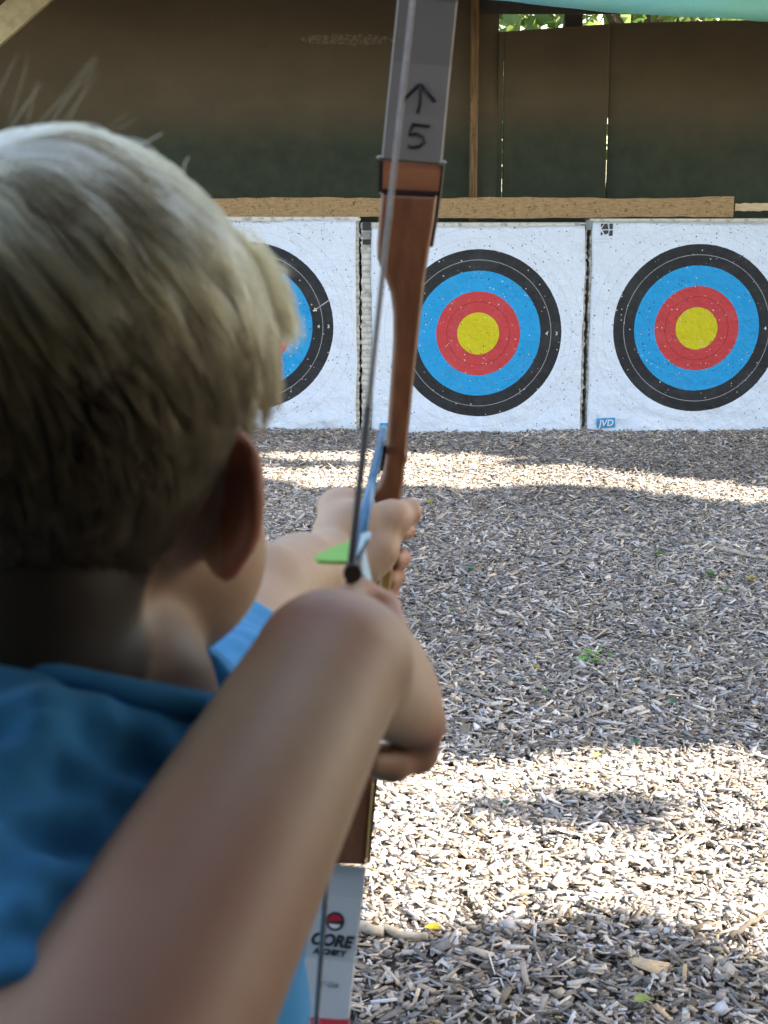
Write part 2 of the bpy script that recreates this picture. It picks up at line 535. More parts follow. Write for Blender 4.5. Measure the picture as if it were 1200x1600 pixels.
# ------------------------------------------------------------------ targets
Y_FACE = 8.90
def build_target(cx, cy, left, right, top, bleft, bright, seed, label, numbers=True):
    """pixel columns: ring centre (cx, cy), paper left / right / top, foam left / right"""
    S = Y_FACE / ray(cx, cy)[1] / FPX          # metres per pixel near the centre
    c = on_y(cx, cy, Y_FACE)
    xl, xr = on_y(left, cy, Y_FACE)[0], on_y(right, cy, Y_FACE)[0]
    zt = on_y(cx, top, Y_FACE)[2]
    bl, br = on_y(bleft, cy, Y_FACE + .01)[0], on_y(bright, cy, Y_FACE + .01)[0]
    root = empty('archery_target', (c[0], Y_FACE + 0.1, 0), label, 'archery target', 'archery targets under the rail')
    # foam butt: ragged layered block
    nz, nyy = 90, 6
    zb = zt + 0.018
    V, F = [], []
    r = random.Random(seed)
    def col(side_x, sgn):
        start = len(V)
        for k in range(nz + 1):
            z = -0.05 + (zb + 0.05) * k / nz
            for j in range(nyy + 1):
                jag = (r.random() - 0.5) * 0.010 + (r.random() < 0.12) * r.random() * -0.012
                V.append((side_x + sgn * jag, Y_FACE + 0.014 + 0.20 * j / nyy, z))
        for k in range(nz):
            for j in range(nyy):
                a = start + k * (nyy + 1) + j
                F.append((a, a + 1, a + nyy + 2, a + nyy + 1))
        return start
    a0 = col(bl, 1); b0 = col(br, -1)
    w = nyy + 1
    for k in range(nz):      # front and back
        F.append((a0 + k * w, a0 + (k + 1) * w, b0 + (k + 1) * w, b0 + k * w))
        F.append((a0 + k * w + nyy, b0 + k * w + nyy, b0 + (k + 1) * w + nyy, a0 + (k + 1) * w + nyy))
    for j in range(nyy):     # top
        F.append((a0 + nz * w + j, a0 + nz * w + j + 1, b0 + nz * w + j + 1, b0 + nz * w + j))
    me = bpy.data.meshes.new('foam_block')
    me.from_pydata(V, [], F); me.update()
    bm = bmesh.new(); bm.from_mesh(me); bmesh.ops.recalc_face_normals(bm, faces=bm.faces); bm.to_mesh(me); bm.free()
    link('foam_block', me, M_FOAM, root)
    # paper: a slightly creased sheet with its own thickness, origin at the ring centre
    nx, nz = 70, 70
    X, Z = np.meshgrid(np.linspace(xl, xr, nx), np.linspace(-0.04, zt, nz))
    u = (X - xl) / (xr - xl)
    pe = np.stack([X, Z, X * 0 + seed], -1)
    Xe = X + 0.006 * wob(pe * np.array([0, 1, 1]), 7, seed) * np.where(u < .5, 1, -1) * np.abs(2 * u - 1) ** 4
    Ze = Z + 0.007 * wob(pe * np.array([1, 0, 1]), 4, seed + 4) * ((Z + .04) / (zt + .04)) ** 6 + (0.012 if seed == 2 else -0.004) * (u - .5) * ((Z + .04) / (zt + .04)) ** 4
    low = np.clip(1 - Z / 0.30, 0, 1)
    Yd = -0.006 - 0.005 * wob(pe, 6, seed + 9) - 0.018 * low * (0.6 + wob(pe * np.array([1, 2.2, 1]), 9, seed + 2)) - 0.010 * low ** 2
    Yd = np.minimum(Yd, -0.001)
    fr = np.stack([Xe - c[0], Yd, Ze - c[2]], -1).reshape(-1, 3)
    bk = fr + np.array([0, 0.0008, 0])
    V = np.concatenate([fr, bk])
    i, j = np.meshgrid(np.arange(nx - 1), np.arange(nz - 1)); a = (j * nx + i).ravel(); m = nx * nz
    F = np.concatenate([np.stack([a, a + 1, a + nx + 1, a + nx], -1), np.stack([a + m, a + nx + m, a + nx + 1 + m, a + 1 + m], -1)])
    edge = []
    for k in range(nz - 1):
        edge += [(k * nx, (k + 1) * nx, (k + 1) * nx + m, k * nx + m), (k * nx + nx - 1, k * nx + nx - 1 + m, (k + 1) * nx + nx - 1 + m, (k + 1) * nx + nx - 1)]
    for k in range(nx - 1):
        b = (nz - 1) * nx + k
        edge += [(b, b + m, b + 1 + m, b + 1)]
    F = np.concatenate([F, np.array(edge)])
    o = bpy.data.objects.new('target_face', mesh_np('target_face', V, F, True))
    COL.objects.link(o)
    o.data.materials.append(face_material(seed))
    o.parent = root
    o.location = (0, Y_FACE - (Y_FACE + 0.1), c[2])
    face = o
    for rad, ch in ((0.395, '4'), (0.452, '3')):
        for ang in (0,):
            d = Vector((math.cos(math.radians(ang)), 0, math.sin(math.radians(ang)))) * rad
            me = text_mesh('ring_number', ch, 0.027, (d.x, -0.0125, d.z), (1, 0, 0), (0, 0, 1), 0, 0.0006)
            n = bpy.data.objects.new('ring_number', me); COL.objects.link(n)
            me.materials.append(M_WHITEP); n.parent = face
    return root, face, c, S

T1 = build_target(391, 510, 222, 557, 344, 214, 561, 1, 'archery target half hidden by the blond head, with an arrow stuck in its black ring')
T2 = build_target(747, 521, 581, 910, 353, 565.5, 913, 2, 'archery target standing directly behind the wooden bow, between two other targets')
T3 = build_target(1088, 513, 921, 1262, 347, 919, 1262, 3, 'archery target with a small black square emblem in the corner of its paper')

# strips of tape over the upper corners of the butts
def tape(T_, px, py, w, h, mat):
    p_ = on_y(px, py, Y_FACE - .004); s_ = Y_FACE / FPX
    bm_ = bmesh.new(); bm_box(bm_, (p_[0], Y_FACE + .002, p_[2]), (w * s_, .008, h * s_)); bevel(bm_, .001, 1)
    link('tape', from_bm('tape', bm_), mat, T_[0])
M_TAPE = simple('grey_tape', (.20, .22, .24), .5, .2, 60)
tape(T2, 573, 353, 13, 13, M_BLACK); tape(T2, 573, 367, 11, 9, M_TAPE); tape(T2, 573, 378, 12, 8, M_BLACK)
tape(T3, 921.5, 352, 11, 14, M_TAPE); tape(T2, 911.5, 362, 8, 22, M_BLACK); tape(T2, 911, 379, 8, 9, M_TAPE)

def on_face(T, px, py, y=-0.0135):
    root, face, c, S = T
    w = on_y(px, py, Y_FACE - 0.01)
    return Vector((w[0] - c[0], y, w[2] - c[2]))

def face_child(T, name, me, mat):
    o = bpy.data.objects.new(name, me); COL.objects.link(o)
    me.materials.append(mat); o.parent = T[1]
    return o

def flat_poly(name, polys, y0, th=0.0006):
    bm = bmesh.new()
    for poly in polys:
        vs = [bm.verts.new((p[0], y0, p[1])) for p in poly]
        f = bm.faces.new(vs)
        r = bmesh.ops.extrude_face_region(bm, geom=[f])
        bmesh.ops.translate(bm, verts=[v for v in r['geom'] if isinstance(v, bmesh.types.BMVert)], vec=(0, -th, 0))
    return from_bm(name, bm)

# square emblem printed on the third paper: four dark quarters crossed by pale lines
e = on_face(T3, 948, 359)
q = 0.034
sq = []
for (sx, sz) in ((-1, 1), (1, 1), (-1, -1), (1, -1)):
    g = 0.003; w1 = 0.020 if sx < 0 else 0.0
    x0, x1 = (-q, 0.010) if sx < 0 else (0.017, q)
    z0, z1 = (g, q) if sz > 0 else (-q, -g)
    if sx < 0:
        if sz > 0:
            sq += [[(x0, z0 + 0.010), (x0 + .017, z1), (x0, z1)], [(x0 + .002, z0), (x1, z0), (x1 - .008, z1), (x0 + .022, z1)]]
        else:
            sq += [[(x0, z0), (x0 + .014, z0 + .010), (x0, z1 - .006)], [(x0 + .010, z1), (x0 + .024, z0 + .006), (x1, z0 + .016), (x1, z1)]]
    else:
        sq += [[(x0, z0), (x1, z0), (x1, z1), (x0 - .004, z1)]] if sz > 0 else [[(x0 - .006, z0), (x1, z0), (x1, z1), (x0, z1)]]
sq = [[(e.x + a, e.z + b) for a, b in p] for p in sq]
face_child(T3, 'emblem', flat_poly('emblem', sq, e.y), M_PRINT)
for k, wd in enumerate((0.11, 0.07)):
    l = on_face(T3, 948, 374 + k * 5)
    bars = []
    x = l.x - wd / 2 - .02
    rr = random.Random(k + 3)
    while x < l.x + wd / 2 - .02:
        ww = rr.uniform(0.004, 0.012)
        bars.append([(x, l.z), (x + ww, l.z), (x + ww, l.z + .004), (x, l.z + .004)]); x += ww + .004
    face_child(T3, 'small_print', flat_poly('small_print', bars, l.y), simple('faint_print', (0.5, 0.53, 0.57), 0.6))
# blue stickers with pale lettering at the foot of two papers
M_STICK = simple('sticker_blue', (0.01, 0.28, 0.55), 0.5, 0.3, 40)
def sticker(T, px, py, w, h, tilt, letters=True):
    s = on_face(T, px, py, -0.030)
    ct, st_ = math.cos(tilt), math.sin(tilt)
    R = lambda a, b: (s.x + a * ct - b * st_, s.z + a * st_ + b * ct)
    o = face_child(T, 'sticker', flat_poly('sticker', [[R(-w / 2, -h / 2), R(w / 2, -h / 2), R(w / 2, h / 2), R(-w / 2, h / 2)]], s.y), M_STICK)
    if letters:
        me = text_mesh('sticker_lettering', 'JVD', h * 0.9, (s.x, s.y - 0.002, s.z - .002), (ct, 0, st_), (-st_, 0, ct), 0.2, 0.001)
        face_child(T, 'sticker_lettering', me, M_WHITEP)
        # the lettering belongs to the sticker
        bpy.data.objects[me.name].parent = o if me.name in bpy.data.objects else T[1]
sticker(T3, 946, 660, 0.108, 0.058, 0.05)
sticker(T2, 603, 665, 0.07, 0.036, 0.0, False)

# arrow left standing in the first target
tip = on_y(514, 469, Y_FACE - 0.01); nk = on_y(491, 485, Y_FACE - 0.62)
a_root = empty('arrow', tuple(tip), 'pale arrow stuck in the black ring of the target beside the boy\'s head', 'arrow', 'arrows')
dv = (nk - tip) / np.linalg.norm(nk - tip)
link('shaft', tube_mesh('shaft', [tip - dv * 0.08, nk], 0.0034, 10), M_STEEL, a_root)
link('nock', tube_mesh('nock', [nk, nk + dv * 0.02], [0.0042, 0.0036], 10), M_WHITEP, a_root)
def vane_mesh(p0, p1, out, h, th=0.0008, skew=0.3):
    """a shield-shaped vane along p0 (front) to p1 (rear), standing off along out"""
    p0, p1, out = Vector(p0), Vector(p1), Vector(out).normalized()
    ax = (p1 - p0); n = ax.normalized().cross(out) * th
    prof = [(0, 0), (0.2, .22), (0.45, .6), (0.7, .93), (0.85, 1.0), (0.96, .86), (1.0, 0.45), (1.0, 0)]
    bm = bmesh.new()
    a = [bm.verts.new(p0 + ax * u + out * (h * w) + n) for u, w in prof]
    b = [bm.verts.new(p0 + ax * u + out * (h * w) - n) for u, w in prof]
    bm.faces.new(a); bm.faces.new(list(reversed(b)))
    for i in range(len(prof)):
        j = (i + 1) % len(prof)
        bm.faces.new((a[i], b[i], b[j], a[j]))
    return from_bm('vane', bm)
for ang in (90, 210, 330):
    o3 = Vector((math.cos(math.radians(ang)), 0, math.sin(math.radians(ang))))
    link('vane', vane_mesh(nk - dv * 0.07, nk - dv * 0.01, o3, 0.012), M_WHITEP, a_root)

# ------------------------------------------------------------------ shed behind the targets
Y_WALL = 9.45
def panel(name, x0, x1, ztl, ztr, parent, seed, slits=((0, 0), (0, 0)), jag=0.0016):
    """a hanging cloth sheet 15 mm thick with soft folds"""
    nx, nz = 40, 150
    U, Wv = np.meshgrid(np.linspace(0, 1, nx), np.linspace(0, 1, nz))
    X = x0 + (x1 - x0) * U
    top = ztl + (ztr - ztl) * U
    Z = Wv * top - 0.02 * (1 - Wv)
    p = np.stack([X, Z * 0.35, X * 0 + seed * 1.3], -1)
    edgej = np.where(U == 0, 1, 0) + np.where(U == 1, -1, 0)
    r = np.random.default_rng(seed)
    open_ = np.where(U == 0, (Z > slits[0][0]) & (Z < slits[0][1]), (Z > slits[1][0]) & (Z < slits[1][1]))   # torn open along part of a seam
    X = X + edgej * open_ * (0.0030 + np.abs(r.normal(0, jag, X.shape)) * (r.uniform(size=X.shape) < .8))
    Y = Y_WALL + 0.02 * wob(p, 4, 31) + 0.012 * wob(np.stack([X * .4, Z, X * 0], -1), 5, 32)
    fr = np.stack([X, Y, Z], -1).reshape(-1, 3); bk = fr + np.array([0, 0.015, 0]); m = nx * nz
    i, j = np.meshgrid(np.arange(nx - 1), np.arange(nz - 1)); a = (j * nx + i).ravel()
    F = [np.stack([a, a + 1, a + nx + 1, a + nx], -1), np.stack([a + m, a + nx + m, a + nx + 1 + m, a + 1 + m], -1)]
    e = []
    for k in range(nz - 1):
        e += [(k * nx, (k + 1) * nx, (k + 1) * nx + m, k * nx + m), (k * nx + nx - 1, k * nx + nx - 1 + m, (k + 1) * nx + nx - 1 + m, (k + 1) * nx + nx - 1)]
    for k in range(nx - 1):
        b = (nz - 1) * nx + k; e += [(b, b + m, b + 1 + m, b + 1)]
    F.append(np.array(e))
    return link(name, mesh_np(name, np.concatenate([fr, bk]), np.concatenate(F), True), M_CLOTH, parent)

def wx(px, Y=Y_WALL): return on_y(px, 300, Y)[0]
def wz(py, Y=Y_WALL): return on_y(600, py, Y)[2]
shed = empty('target_shed', (0, Y_WALL, 0), 'dark shed of brown and green cloth panels on posts behind the targets', 'shed')
SL1, SL2 = (wz(310), wz(95)), (wz(292), wz(183))
panel('cloth_panel', -5.0, wx(776), 3.05, 3.0, shed, 1)
panel('cloth_panel', wx(776), wx(783.5), wz(50), wz(49.5), shed, 2, ((0, 0), SL1))
panel('cloth_panel', wx(783.5), wx(946.6), wz(49.5), wz(37), shed, 3, (SL1, SL2))
panel('cloth_panel', wx(946.6), 4.6, wz(36), wz(16), shed, 4, (SL2, (0, 0)))
def board(name, c, size, mat, parent, rot=None, bev=0.004):
    bm = bmesh.new(); bm_box(bm, c, size, rot); bevel(bm, bev, 1)
    return link(name, from_bm(name, bm), mat, parent)
board('fascia', ((wx(742) + 4.55) / 2, Y_WALL - 0.03, (wz(23) + 3.0) / 2), (4.55 - wx(742), 0.03, 3.0 - wz(23)), M_DARKROOF, shed)
py_ = Y_WALL - 0.09
board('post', (on_y(739, 300, py_)[0], py_, 1.5), (0.046, 0.06, 3.02), M_POST, shed)
board('post', (on_y(889, 300, Y_WALL + .09)[0], Y_WALL + .09, 1.5), (0.11, 0.06, 3.0), M_DARKROOF, shed)
for x in (-4.9, 4.5):
    board('post', (x, 7.9, 1.4), (0.10, 0.10, 2.9), M_POST, shed)
pa, pb = on_y(-60, 95, 8.6), on_y(115, -60, 8.6)
mid = (pa + pb) / 2; dd = Vector(pb - pa); ln = dd.length
board('brace', mid, (ln + 1.2, 0.05, 0.15), M_BRACE, shed, dd.to_track_quat('X', 'Z').to_matrix())
# dark sheet roofing over the shed
bm = bmesh.new()
bm_box(bm, (0, 8.75, 3.08), (10.2, 1.7, 0.03), Euler((math.radians(-3), 0, 0)).to_matrix())
link('roof', from_bm('roof', bm), M_DARKROOF, shed)

# tarpaulin valance hanging along the front of the shed roof, its hem sagging to the right
nx, nz = 90, 14
xs = np.linspace(-5, 5, nx)
Yt = 7.95
hem = np.interp(xs, [-5, -1, on_y(760, 0, Yt)[0], on_y(900, 14, Yt)[0], on_y(1050, 26, Yt)[0], on_y(1200, 33, Yt)[0], 5],
                [2.75, 2.52, on_y(760, 0, Yt)[2], on_y(900, 14, Yt)[2], on_y(1050, 26, Yt)[2], on_y(1200, 33, Yt)[2], 2.2])
V = []
for j in range(nz):
    w = j / (nz - 1)
    for i in range(nx):
        z = hem[i] + (3.06 - hem[i]) * w
        V.append((xs[i], Yt + 0.03 * math.sin(xs[i] * 7) * (1 - w) + 0.02 * math.sin(xs[i] * 17 + 1) * (1 - w) + .06 * w, z))
V = np.array(V); m = len(V)
i, j = np.meshgrid(np.arange(nx - 1), np.arange(nz - 1)); a = (j * nx + i).ravel()
F = [np.stack([a, a + 1, a + nx + 1, a + nx], -1), np.stack([a + m, a + nx + m, a + nx + 1 + m, a + 1 + m], -1)]
F.append(np.array([(k, k + m, k + 1 + m, k + 1) for k in range(nx - 1)]))
tp = link('tarpaulin', mesh_np('tarpaulin', np.concatenate([V, V + np.array([0, 0.003, 0])]), np.concatenate(F), True), M_TARP)
tag(tp, 'blue green tarpaulin valance hanging along the roof edge above the targets', 'tarpaulin')

# rails
def ragged_board(name, px0, px1, pt, pbm, Y, th, mat, seed, slope=0.0):
    a = on_y(px0, pt, Y); b = on_y(px1, pt, Y); zl = on_y(600, pbm, Y)[2]
    n = 70; V = []
    r = random.Random(seed)
    for k in range(n + 1):
        u = k / n; x = a[0] + (b[0] - a[0]) * u
        zt = a[2] + (b[2] - a[2]) * u + 0.004 * math.sin(x * 5 + seed) + r.uniform(-.003, .003)
        z0 = zl + 0.004 * math.sin(x * 3.7 + seed * 2) + r.uniform(-.003, .003) + slope * u
        zt += slope * u
        V += [(x, Y, z0), (x, Y, zt), (x, Y + th, zt), (x, Y + th, z0)]
    F = []
    for k in range(n):
        p = k * 4
        for s in range(4): F.append((p + s, p + (s + 1) % 4, p + 4 + (s + 1) % 4, p + 4 + s))
    F += [(3, 2, 1, 0), (n * 4, n * 4 + 1, n * 4 + 2, n * 4 + 3)]
    me = bpy.data.meshes.new(name); me.from_pydata(V, [], F); me.update()
    return link(name, me, mat)
rl = ragged_board('wooden_rail', -260, 1147, 310, 341, Y_FACE + 0.09, 0.04, M_RAIL, 4, 0.005)
tag(rl, 'long rough brown board running along the top of the targets', 'rail', 'rails above the targets')
rl = ragged_board('wooden_rail', 1149, 1500, 318, 330, Y_FACE + 0.12, 0.03, M_RAIL2, 9, -0.01)
tag(rl, 'thin pale batten continuing the rail past the end of the brown board', 'rail', 'rails above the targets')

# ------------------------------------------------------------------ trees
def leaves_mesh(name, centres, size, seed):
    r = np.random.default_rng(seed)
    n = len(centres)
    a = r.normal(size=(n, 3)); a /= np.linalg.norm(a, axis=1, keepdims=True)
    b = r.normal(size=(n, 3)); b -= a * (a * b).sum(1, keepdims=True); b /= np.linalg.norm(b, axis=1, keepdims=True)
    c = np.cross(a, b)
    s = size * r.uniform(0.6, 1.4, (n, 1))
    V = np.stack([centres - a * s, centres + b * s * .5 + c * s * .15, centres + a * s, centres - b * s * .5 + c * s * .15], 1).reshape(-1, 3)
    i = np.arange(n)[:, None] * 4
    F = np.concatenate([i + np.array([[0, 1, 2]]), i + np.array([[0, 2, 3]])])
    return mesh_np(name, V, F)

def tree(x, y, h, crown_c, crown_r, nleaf, size, seed, label, gaps=None, leaf=None):
    root = empty('tree', (x, y, 0), label, 'tree', 'trees around the range')
    r = np.random.default_rng(seed)
    c = np.array(crown_c); R = np.array(crown_r)
    V, F = tube([(x, y, -0.1), (x + .05, y, h * .25), (x - .05, y + .1, h * .5), (c[0], c[1], h * .8)], [0.24, 0.19, 0.14, 0.05], 10)
    V = [tuple(v) for v in V]
    tips = []
    for k in range(9):
        d = r.normal(size=3); d[2] = abs(d[2]) * .5; d /= np.linalg.norm(d)
        e = c + d * R * .75
        s = np.array([x, y, h * r.uniform(.3, .6)])
        if gaps is not None and gaps(np.array([s + (e - s) * u for u in np.linspace(0, 1, 12)])).any(): continue
        v2, f2 = tube([s, (s + e) / 2 + [0, 0, .2], e], [0.08, 0.05, 0.015], 6)
        o = len(V); V += [tuple(v) for v in v2]; F += [tuple(q + o for q in f) for f in f2]
    me = bpy.data.meshes.new('trunk'); me.from_pydata(V, [], F); me.update()
    link('trunk', me, M_BARK, root)
    # leaf clumps through the crown volume
    ncl = 140
    cl = r.normal(size=(ncl, 3)); cl /= np.linalg.norm(cl, axis=1, keepdims=True)
    cl = c + cl * R * (r.uniform(0.25, 1, (ncl, 1)) ** 0.5)
    w = r.integers(0, ncl, nleaf)
    pts = cl[w] + r.normal(size=(nleaf, 3)) * R * 0.13
    if gaps is not None:
        pts = pts[~gaps(pts)]
    link('crown', leaves_mesh('crown', pts, size, seed), leaf or M_LEAF, root)
    return root

# openings cut in the unseen crowns to lay sun patches on the floor (ground metres: x, y, half sizes, turn)
def E(px0, py0, px1, py1, w):
    a, b = on_ground(px0, py0), on_ground(px1, py1)
    return ((a + b) / 2)[:2], np.linalg.norm((b - a)[:2]) / 2, w, math.atan2(b[1] - a[1], b[0] - a[0])
PATCH = [E(380, 738, 800, 742, .30), E(700, 736, 1010, 752, .16), E(940, 752, 1260, 786, .15), E(400, 714, 820, 717, .05),
         E(560, 1232, 700, 1226, .09), E(660, 1222, 1010, 1216, .10), E(560, 1330, 760, 1320, .16), E(700, 1345, 1000, 1330, .15),
         E(930, 1370, 1280, 1350, .26), E(1020, 1205, 1150, 1210, .05), E(560, 1270, 640, 1275, .05), E(600, 1410, 900, 1400, .05), E(480, 1330, 640, 1330, .14)]
SHADE = [E(720, 1278, 1010, 1272, .05), E(420, 728, 560, 728, .03), E(900, 722, 1010, 728, .05)]
def gaps(pts):
    g = pts[:, :2] - SUN_DIR[:2] / SUN_DIR[2] * pts[:, 2:3]
    out = np.zeros(len(pts), bool)
    nz_ = 0.45 * wob(np.stack([g[:, 0], g[:, 1], g[:, 0] * 0], -1), 5.0, 77)
    for c, rx, ry, a in PATCH:
        d = g - c
        u = (d[:, 0] * math.cos(a) + d[:, 1] * math.sin(a)) / (rx + .19)
        v = (-d[:, 0] * math.sin(a) + d[:, 1] * math.cos(a)) / (ry + .17)
        out |= (u * u + v * v) < 1.0 + nz_
    for c, rx, ry, a in SHADE:
        d = g - c
        u = (d[:, 0] * math.cos(a) + d[:, 1] * math.sin(a)) / rx
        v = (-d[:, 0] * math.sin(a) + d[:, 1] * math.cos(a)) / ry
        out &= (u * u + v * v) > 1.0 + nz_
    return out
k = SUN_DIR[:2] / SUN_DIR[2]
for n_, (gx, gy, z) in enumerate(((-.4, 1.2, 7.0), (.9, 4.2, 7.4), (-.6, 6.4, 8.2), (1.2, 8.6, 7.4), (-2.6, 4.7, 9.2), (-2.4, 8.8, 9.4), (2.8, 5.5, 6.4))):
    cx_, cy_ = gx + k[0] * z, gy + k[1] * z
    tree(cx_ + .3, cy_, z + 1, (cx_, cy_, z), (2.5, 2.3, 1.9), 17000, 0.13, 40 + n_, 'broad green tree unseen beside the range, crown shaped to shade its floor', gaps)
for n_, (x, y, h) in enumerate(((0.2, 13.5, 6.0), (2.2, 12.8, 5.0), (4.0, 14.5, 7.0), (-3.5, 14.5, 7.0))):
    lab = ['bright leafy tree seen through the gap above the cloth wall, nearest the brown post', 'bushy green tree in the gap under the tarpaulin hem',
           'tall green tree behind the shed on the open side', 'tall green tree behind the closed cloth wall'][n_]
    tree(x, y, h, (x, y, h * .55), (1.5, 1.3, h * .40), 2600, 0.09, 60 + n_, lab, None, M_LEAF_PALE)

# ------------------------------------------------------------------ shelter added unseen round the camera, walls and roof sized to shade the boy
sh = empty('shade_shelter', (0, -1.5, 0), 'open fronted dark wooden shelter added unseen round the camera to shade the child', 'shelter')
board('roof', (0, -1.29, 2.16), (4.6, 3.72, 0.05), M_SHELTER, sh)
board('back_wall', (0, -3.1, 1.06), (4.4, 0.05, 2.12), M_SHELTER, sh)
for x in (-2.1, 2.1):
    y1 = 0.52 if x > 0 else -2.4
    board('side_wall', (x, (y1 - 3.05) / 2, 1.06), (0.05, y1 + 3.05, 2.12), M_SHELTER, sh)
    board('post', (x, 0.50 if x < 0 else 0.58, 1.05), (0.10, 0.10, 2.11), M_SHELTER, sh)

# ------------------------------------------------------------------ the boy: a distance field grown into one skin
class Field:
    def __init__(self, lo, hi, h):
        self.lo = np.array(lo, float); self.h = h
        self.n = np.ceil((np.array(hi) - self.lo) / h).astype(int) + 1
        self.g = np.full(self.n, 1.0, np.float32)
    def add(self, fn, lo, hi, k=0.01, sub=False):
        pad = k + 3 * self.h
        i0 = np.clip(np.floor((np.array(lo) - pad - self.lo) / self.h).astype(int), 0, self.n)
        i1 = np.clip(np.ceil((np.array(hi) + pad - self.lo) / self.h).astype(int) + 1, 0, self.n)
        if np.any(i1 <= i0): return
        ax = [self.lo[a] + self.h * np.arange(i0[a], i1[a]) for a in range(3)]
        X, Y, Z = np.meshgrid(*ax, indexing='ij')
        d = fn(X, Y, Z).astype(np.float32)
        s = tuple(slice(i0[a], i1[a]) for a in range(3))
        g = self.g[s]
        if sub:
            d = -d
            h = np.clip(0.5 - 0.5 * (g - d) / k, 0, 1)
            self.g[s] = g * (1 - h) + d * h + k * h * (1 - h)
        else:
            h = np.clip(0.5 + 0.5 * (g - d) / k, 0, 1)
            self.g[s] = g * (1 - h) + d * h - k * h * (1 - h)
    def capsule(self, a, b, ra, rb, k=0.01, sub=False):
        a = np.array(a, float); b = np.array(b, float); ab = b - a; L = ab @ ab + 1e-12
        def fn(X, Y, Z):
            x, y, z = X - a[0], Y - a[1], Z - a[2]
            t = np.clip((x * ab[0] + y * ab[1] + z * ab[2]) / L, 0, 1)
            return np.sqrt((x - t * ab[0]) ** 2 + (y - t * ab[1]) ** 2 + (z - t * ab[2]) ** 2) - (ra + (rb - ra) * t)
        m = max(ra, rb)
        self.add(fn, np.minimum(a, b) - m, np.maximum(a, b) + m, k, sub)
    def chain(self, pts, rs, k=0.008, sub=False):
        for i in range(len(pts) - 1): self.capsule(pts[i], pts[i + 1], rs[i], rs[i + 1], k, sub)
    def ellipsoid(self, c, r, R=None, k=0.01, sub=False):
        """R: 3x3, columns are the ellipsoid's axes in world space"""
        c = np.array(c, float); r = np.array(r, float); R = np.eye(3) if R is None else R
        def fn(X, Y, Z):
            x, y, z = X - c[0], Y - c[1], Z - c[2]
            q = [(x * R[0, i] + y * R[1, i] + z * R[2, i]) for i in range(3)]
            k0 = np.sqrt(sum((q[i] / r[i]) ** 2 for i in range(3)))
            k1 = np.sqrt(sum((q[i] / r[i] ** 2) ** 2 for i in range(3))) + 1e-9
            return k0 * (k0 - 1) / k1
        m = np.sqrt((R ** 2) @ (r ** 2))
        self.add(fn, c - m, c + m, k, sub)
    def sample(self, p):
        q = (p - self.lo) / self.h
        i = np.clip(np.floor(q).astype(int), 0, self.n - 2); f = q - i
        out = 0
        for dx in (0, 1):
            for dy in (0, 1):
                for dz in (0, 1):
                    w = (f[:, 0] if dx else 1 - f[:, 0]) * (f[:, 1] if dy else 1 - f[:, 1]) * (f[:, 2] if dz else 1 - f[:, 2])
                    out = out + w * self.g[i[:, 0] + dx, i[:, 1] + dy, i[:, 2] + dz]
        return out
    def mesh(self):
        g = self.g; ins = g < 0
        n = self.n
        c = np.zeros(n - 1, np.uint8)
        for dx in (0, 1):
            for dy in (0, 1):
                for dz in (0, 1):
                    c += ins[dx:n[0] - 1 + dx, dy:n[1] - 1 + dy, dz:n[2] - 1 + dz]
        cells = np.argwhere((c > 0) & (c < 8))
        idx = np.full(n - 1, -1, np.int32)
        idx[cells[:, 0], cells[:, 1], cells[:, 2]] = np.arange(len(cells))
        acc = np.zeros((len(cells), 3)); cnt = np.zeros(len(cells))
        for ax in range(3):
            o1, o2 = [a for a in range(3) if a != ax]
            for u in (0, 1):
                for v in (0, 1):
                    off = np.zeros(3, int); off[o1] = u; off[o2] = v
                    a = cells + off; b = a.copy(); b[:, ax] += 1
                    va = g[a[:, 0], a[:, 1], a[:, 2]]; vb = g[b[:, 0], b[:, 1], b[:, 2]]
                    m = (va < 0) != (vb < 0)
                    t = np.where(m, va / np.where(m, va - vb, 1), 0)
                    p = a.astype(float); p[:, ax] += t
                    acc[m] += p[m]; cnt[m] += 1
        V = acc / cnt[:, None] * self.h + self.lo
        Q = []
        for ax in range(3):
            o1, o2 = (ax + 1) % 3, (ax + 2) % 3
            sl = [slice(None)] * 3; sl2 = [slice(None)] * 3
            sl[ax] = slice(0, n[ax] - 1); sl2[ax] = slice(1, n[ax])
            ch = ins[tuple(sl)] != ins[tuple(sl2)]
            e = np.argwhere(ch)
            e = e[(e[:, o1] > 0) & (e[:, o2] > 0) & (e[:, o1] < n[o1] - 1) & (e[:, o2] < n[o2] - 1)]
            def at(d1, d2):
                q = e.copy(); q[:, o1] += d1; q[:, o2] += d2
                return idx[q[:, 0], q[:, 1], q[:, 2]]
            quad = np.stack([at(-1, -1), at(0, -1), at(0, 0), at(-1, 0)], -1)
            flip = ~ins[e[:, 0], e[:, 1], e[:, 2]]
            quad[flip] = quad[flip][:, ::-1]
            Q.append(quad)
        Q = np.concatenate(Q)
        return V, Q[(Q >= 0).all(1)]

def smooth_mesh(V, Q, it=2, lam=0.5):
    n = len(V)
    E_ = np.concatenate([Q[:, [0, 1]], Q[:, [1, 2]], Q[:, [2, 3]], Q[:, [3, 0]]])
    cnt = np.bincount(E_.ravel(), minlength=n).astype(float)
    for _ in range(it):
        acc = np.stack([np.bincount(E_[:, 0], V[E_[:, 1], a], n) + np.bincount(E_[:, 1], V[E_[:, 0], a], n) for a in range(3)], -1)
        V = V + lam * (acc / cnt[:, None] - V)
    return V

cm = 0.01
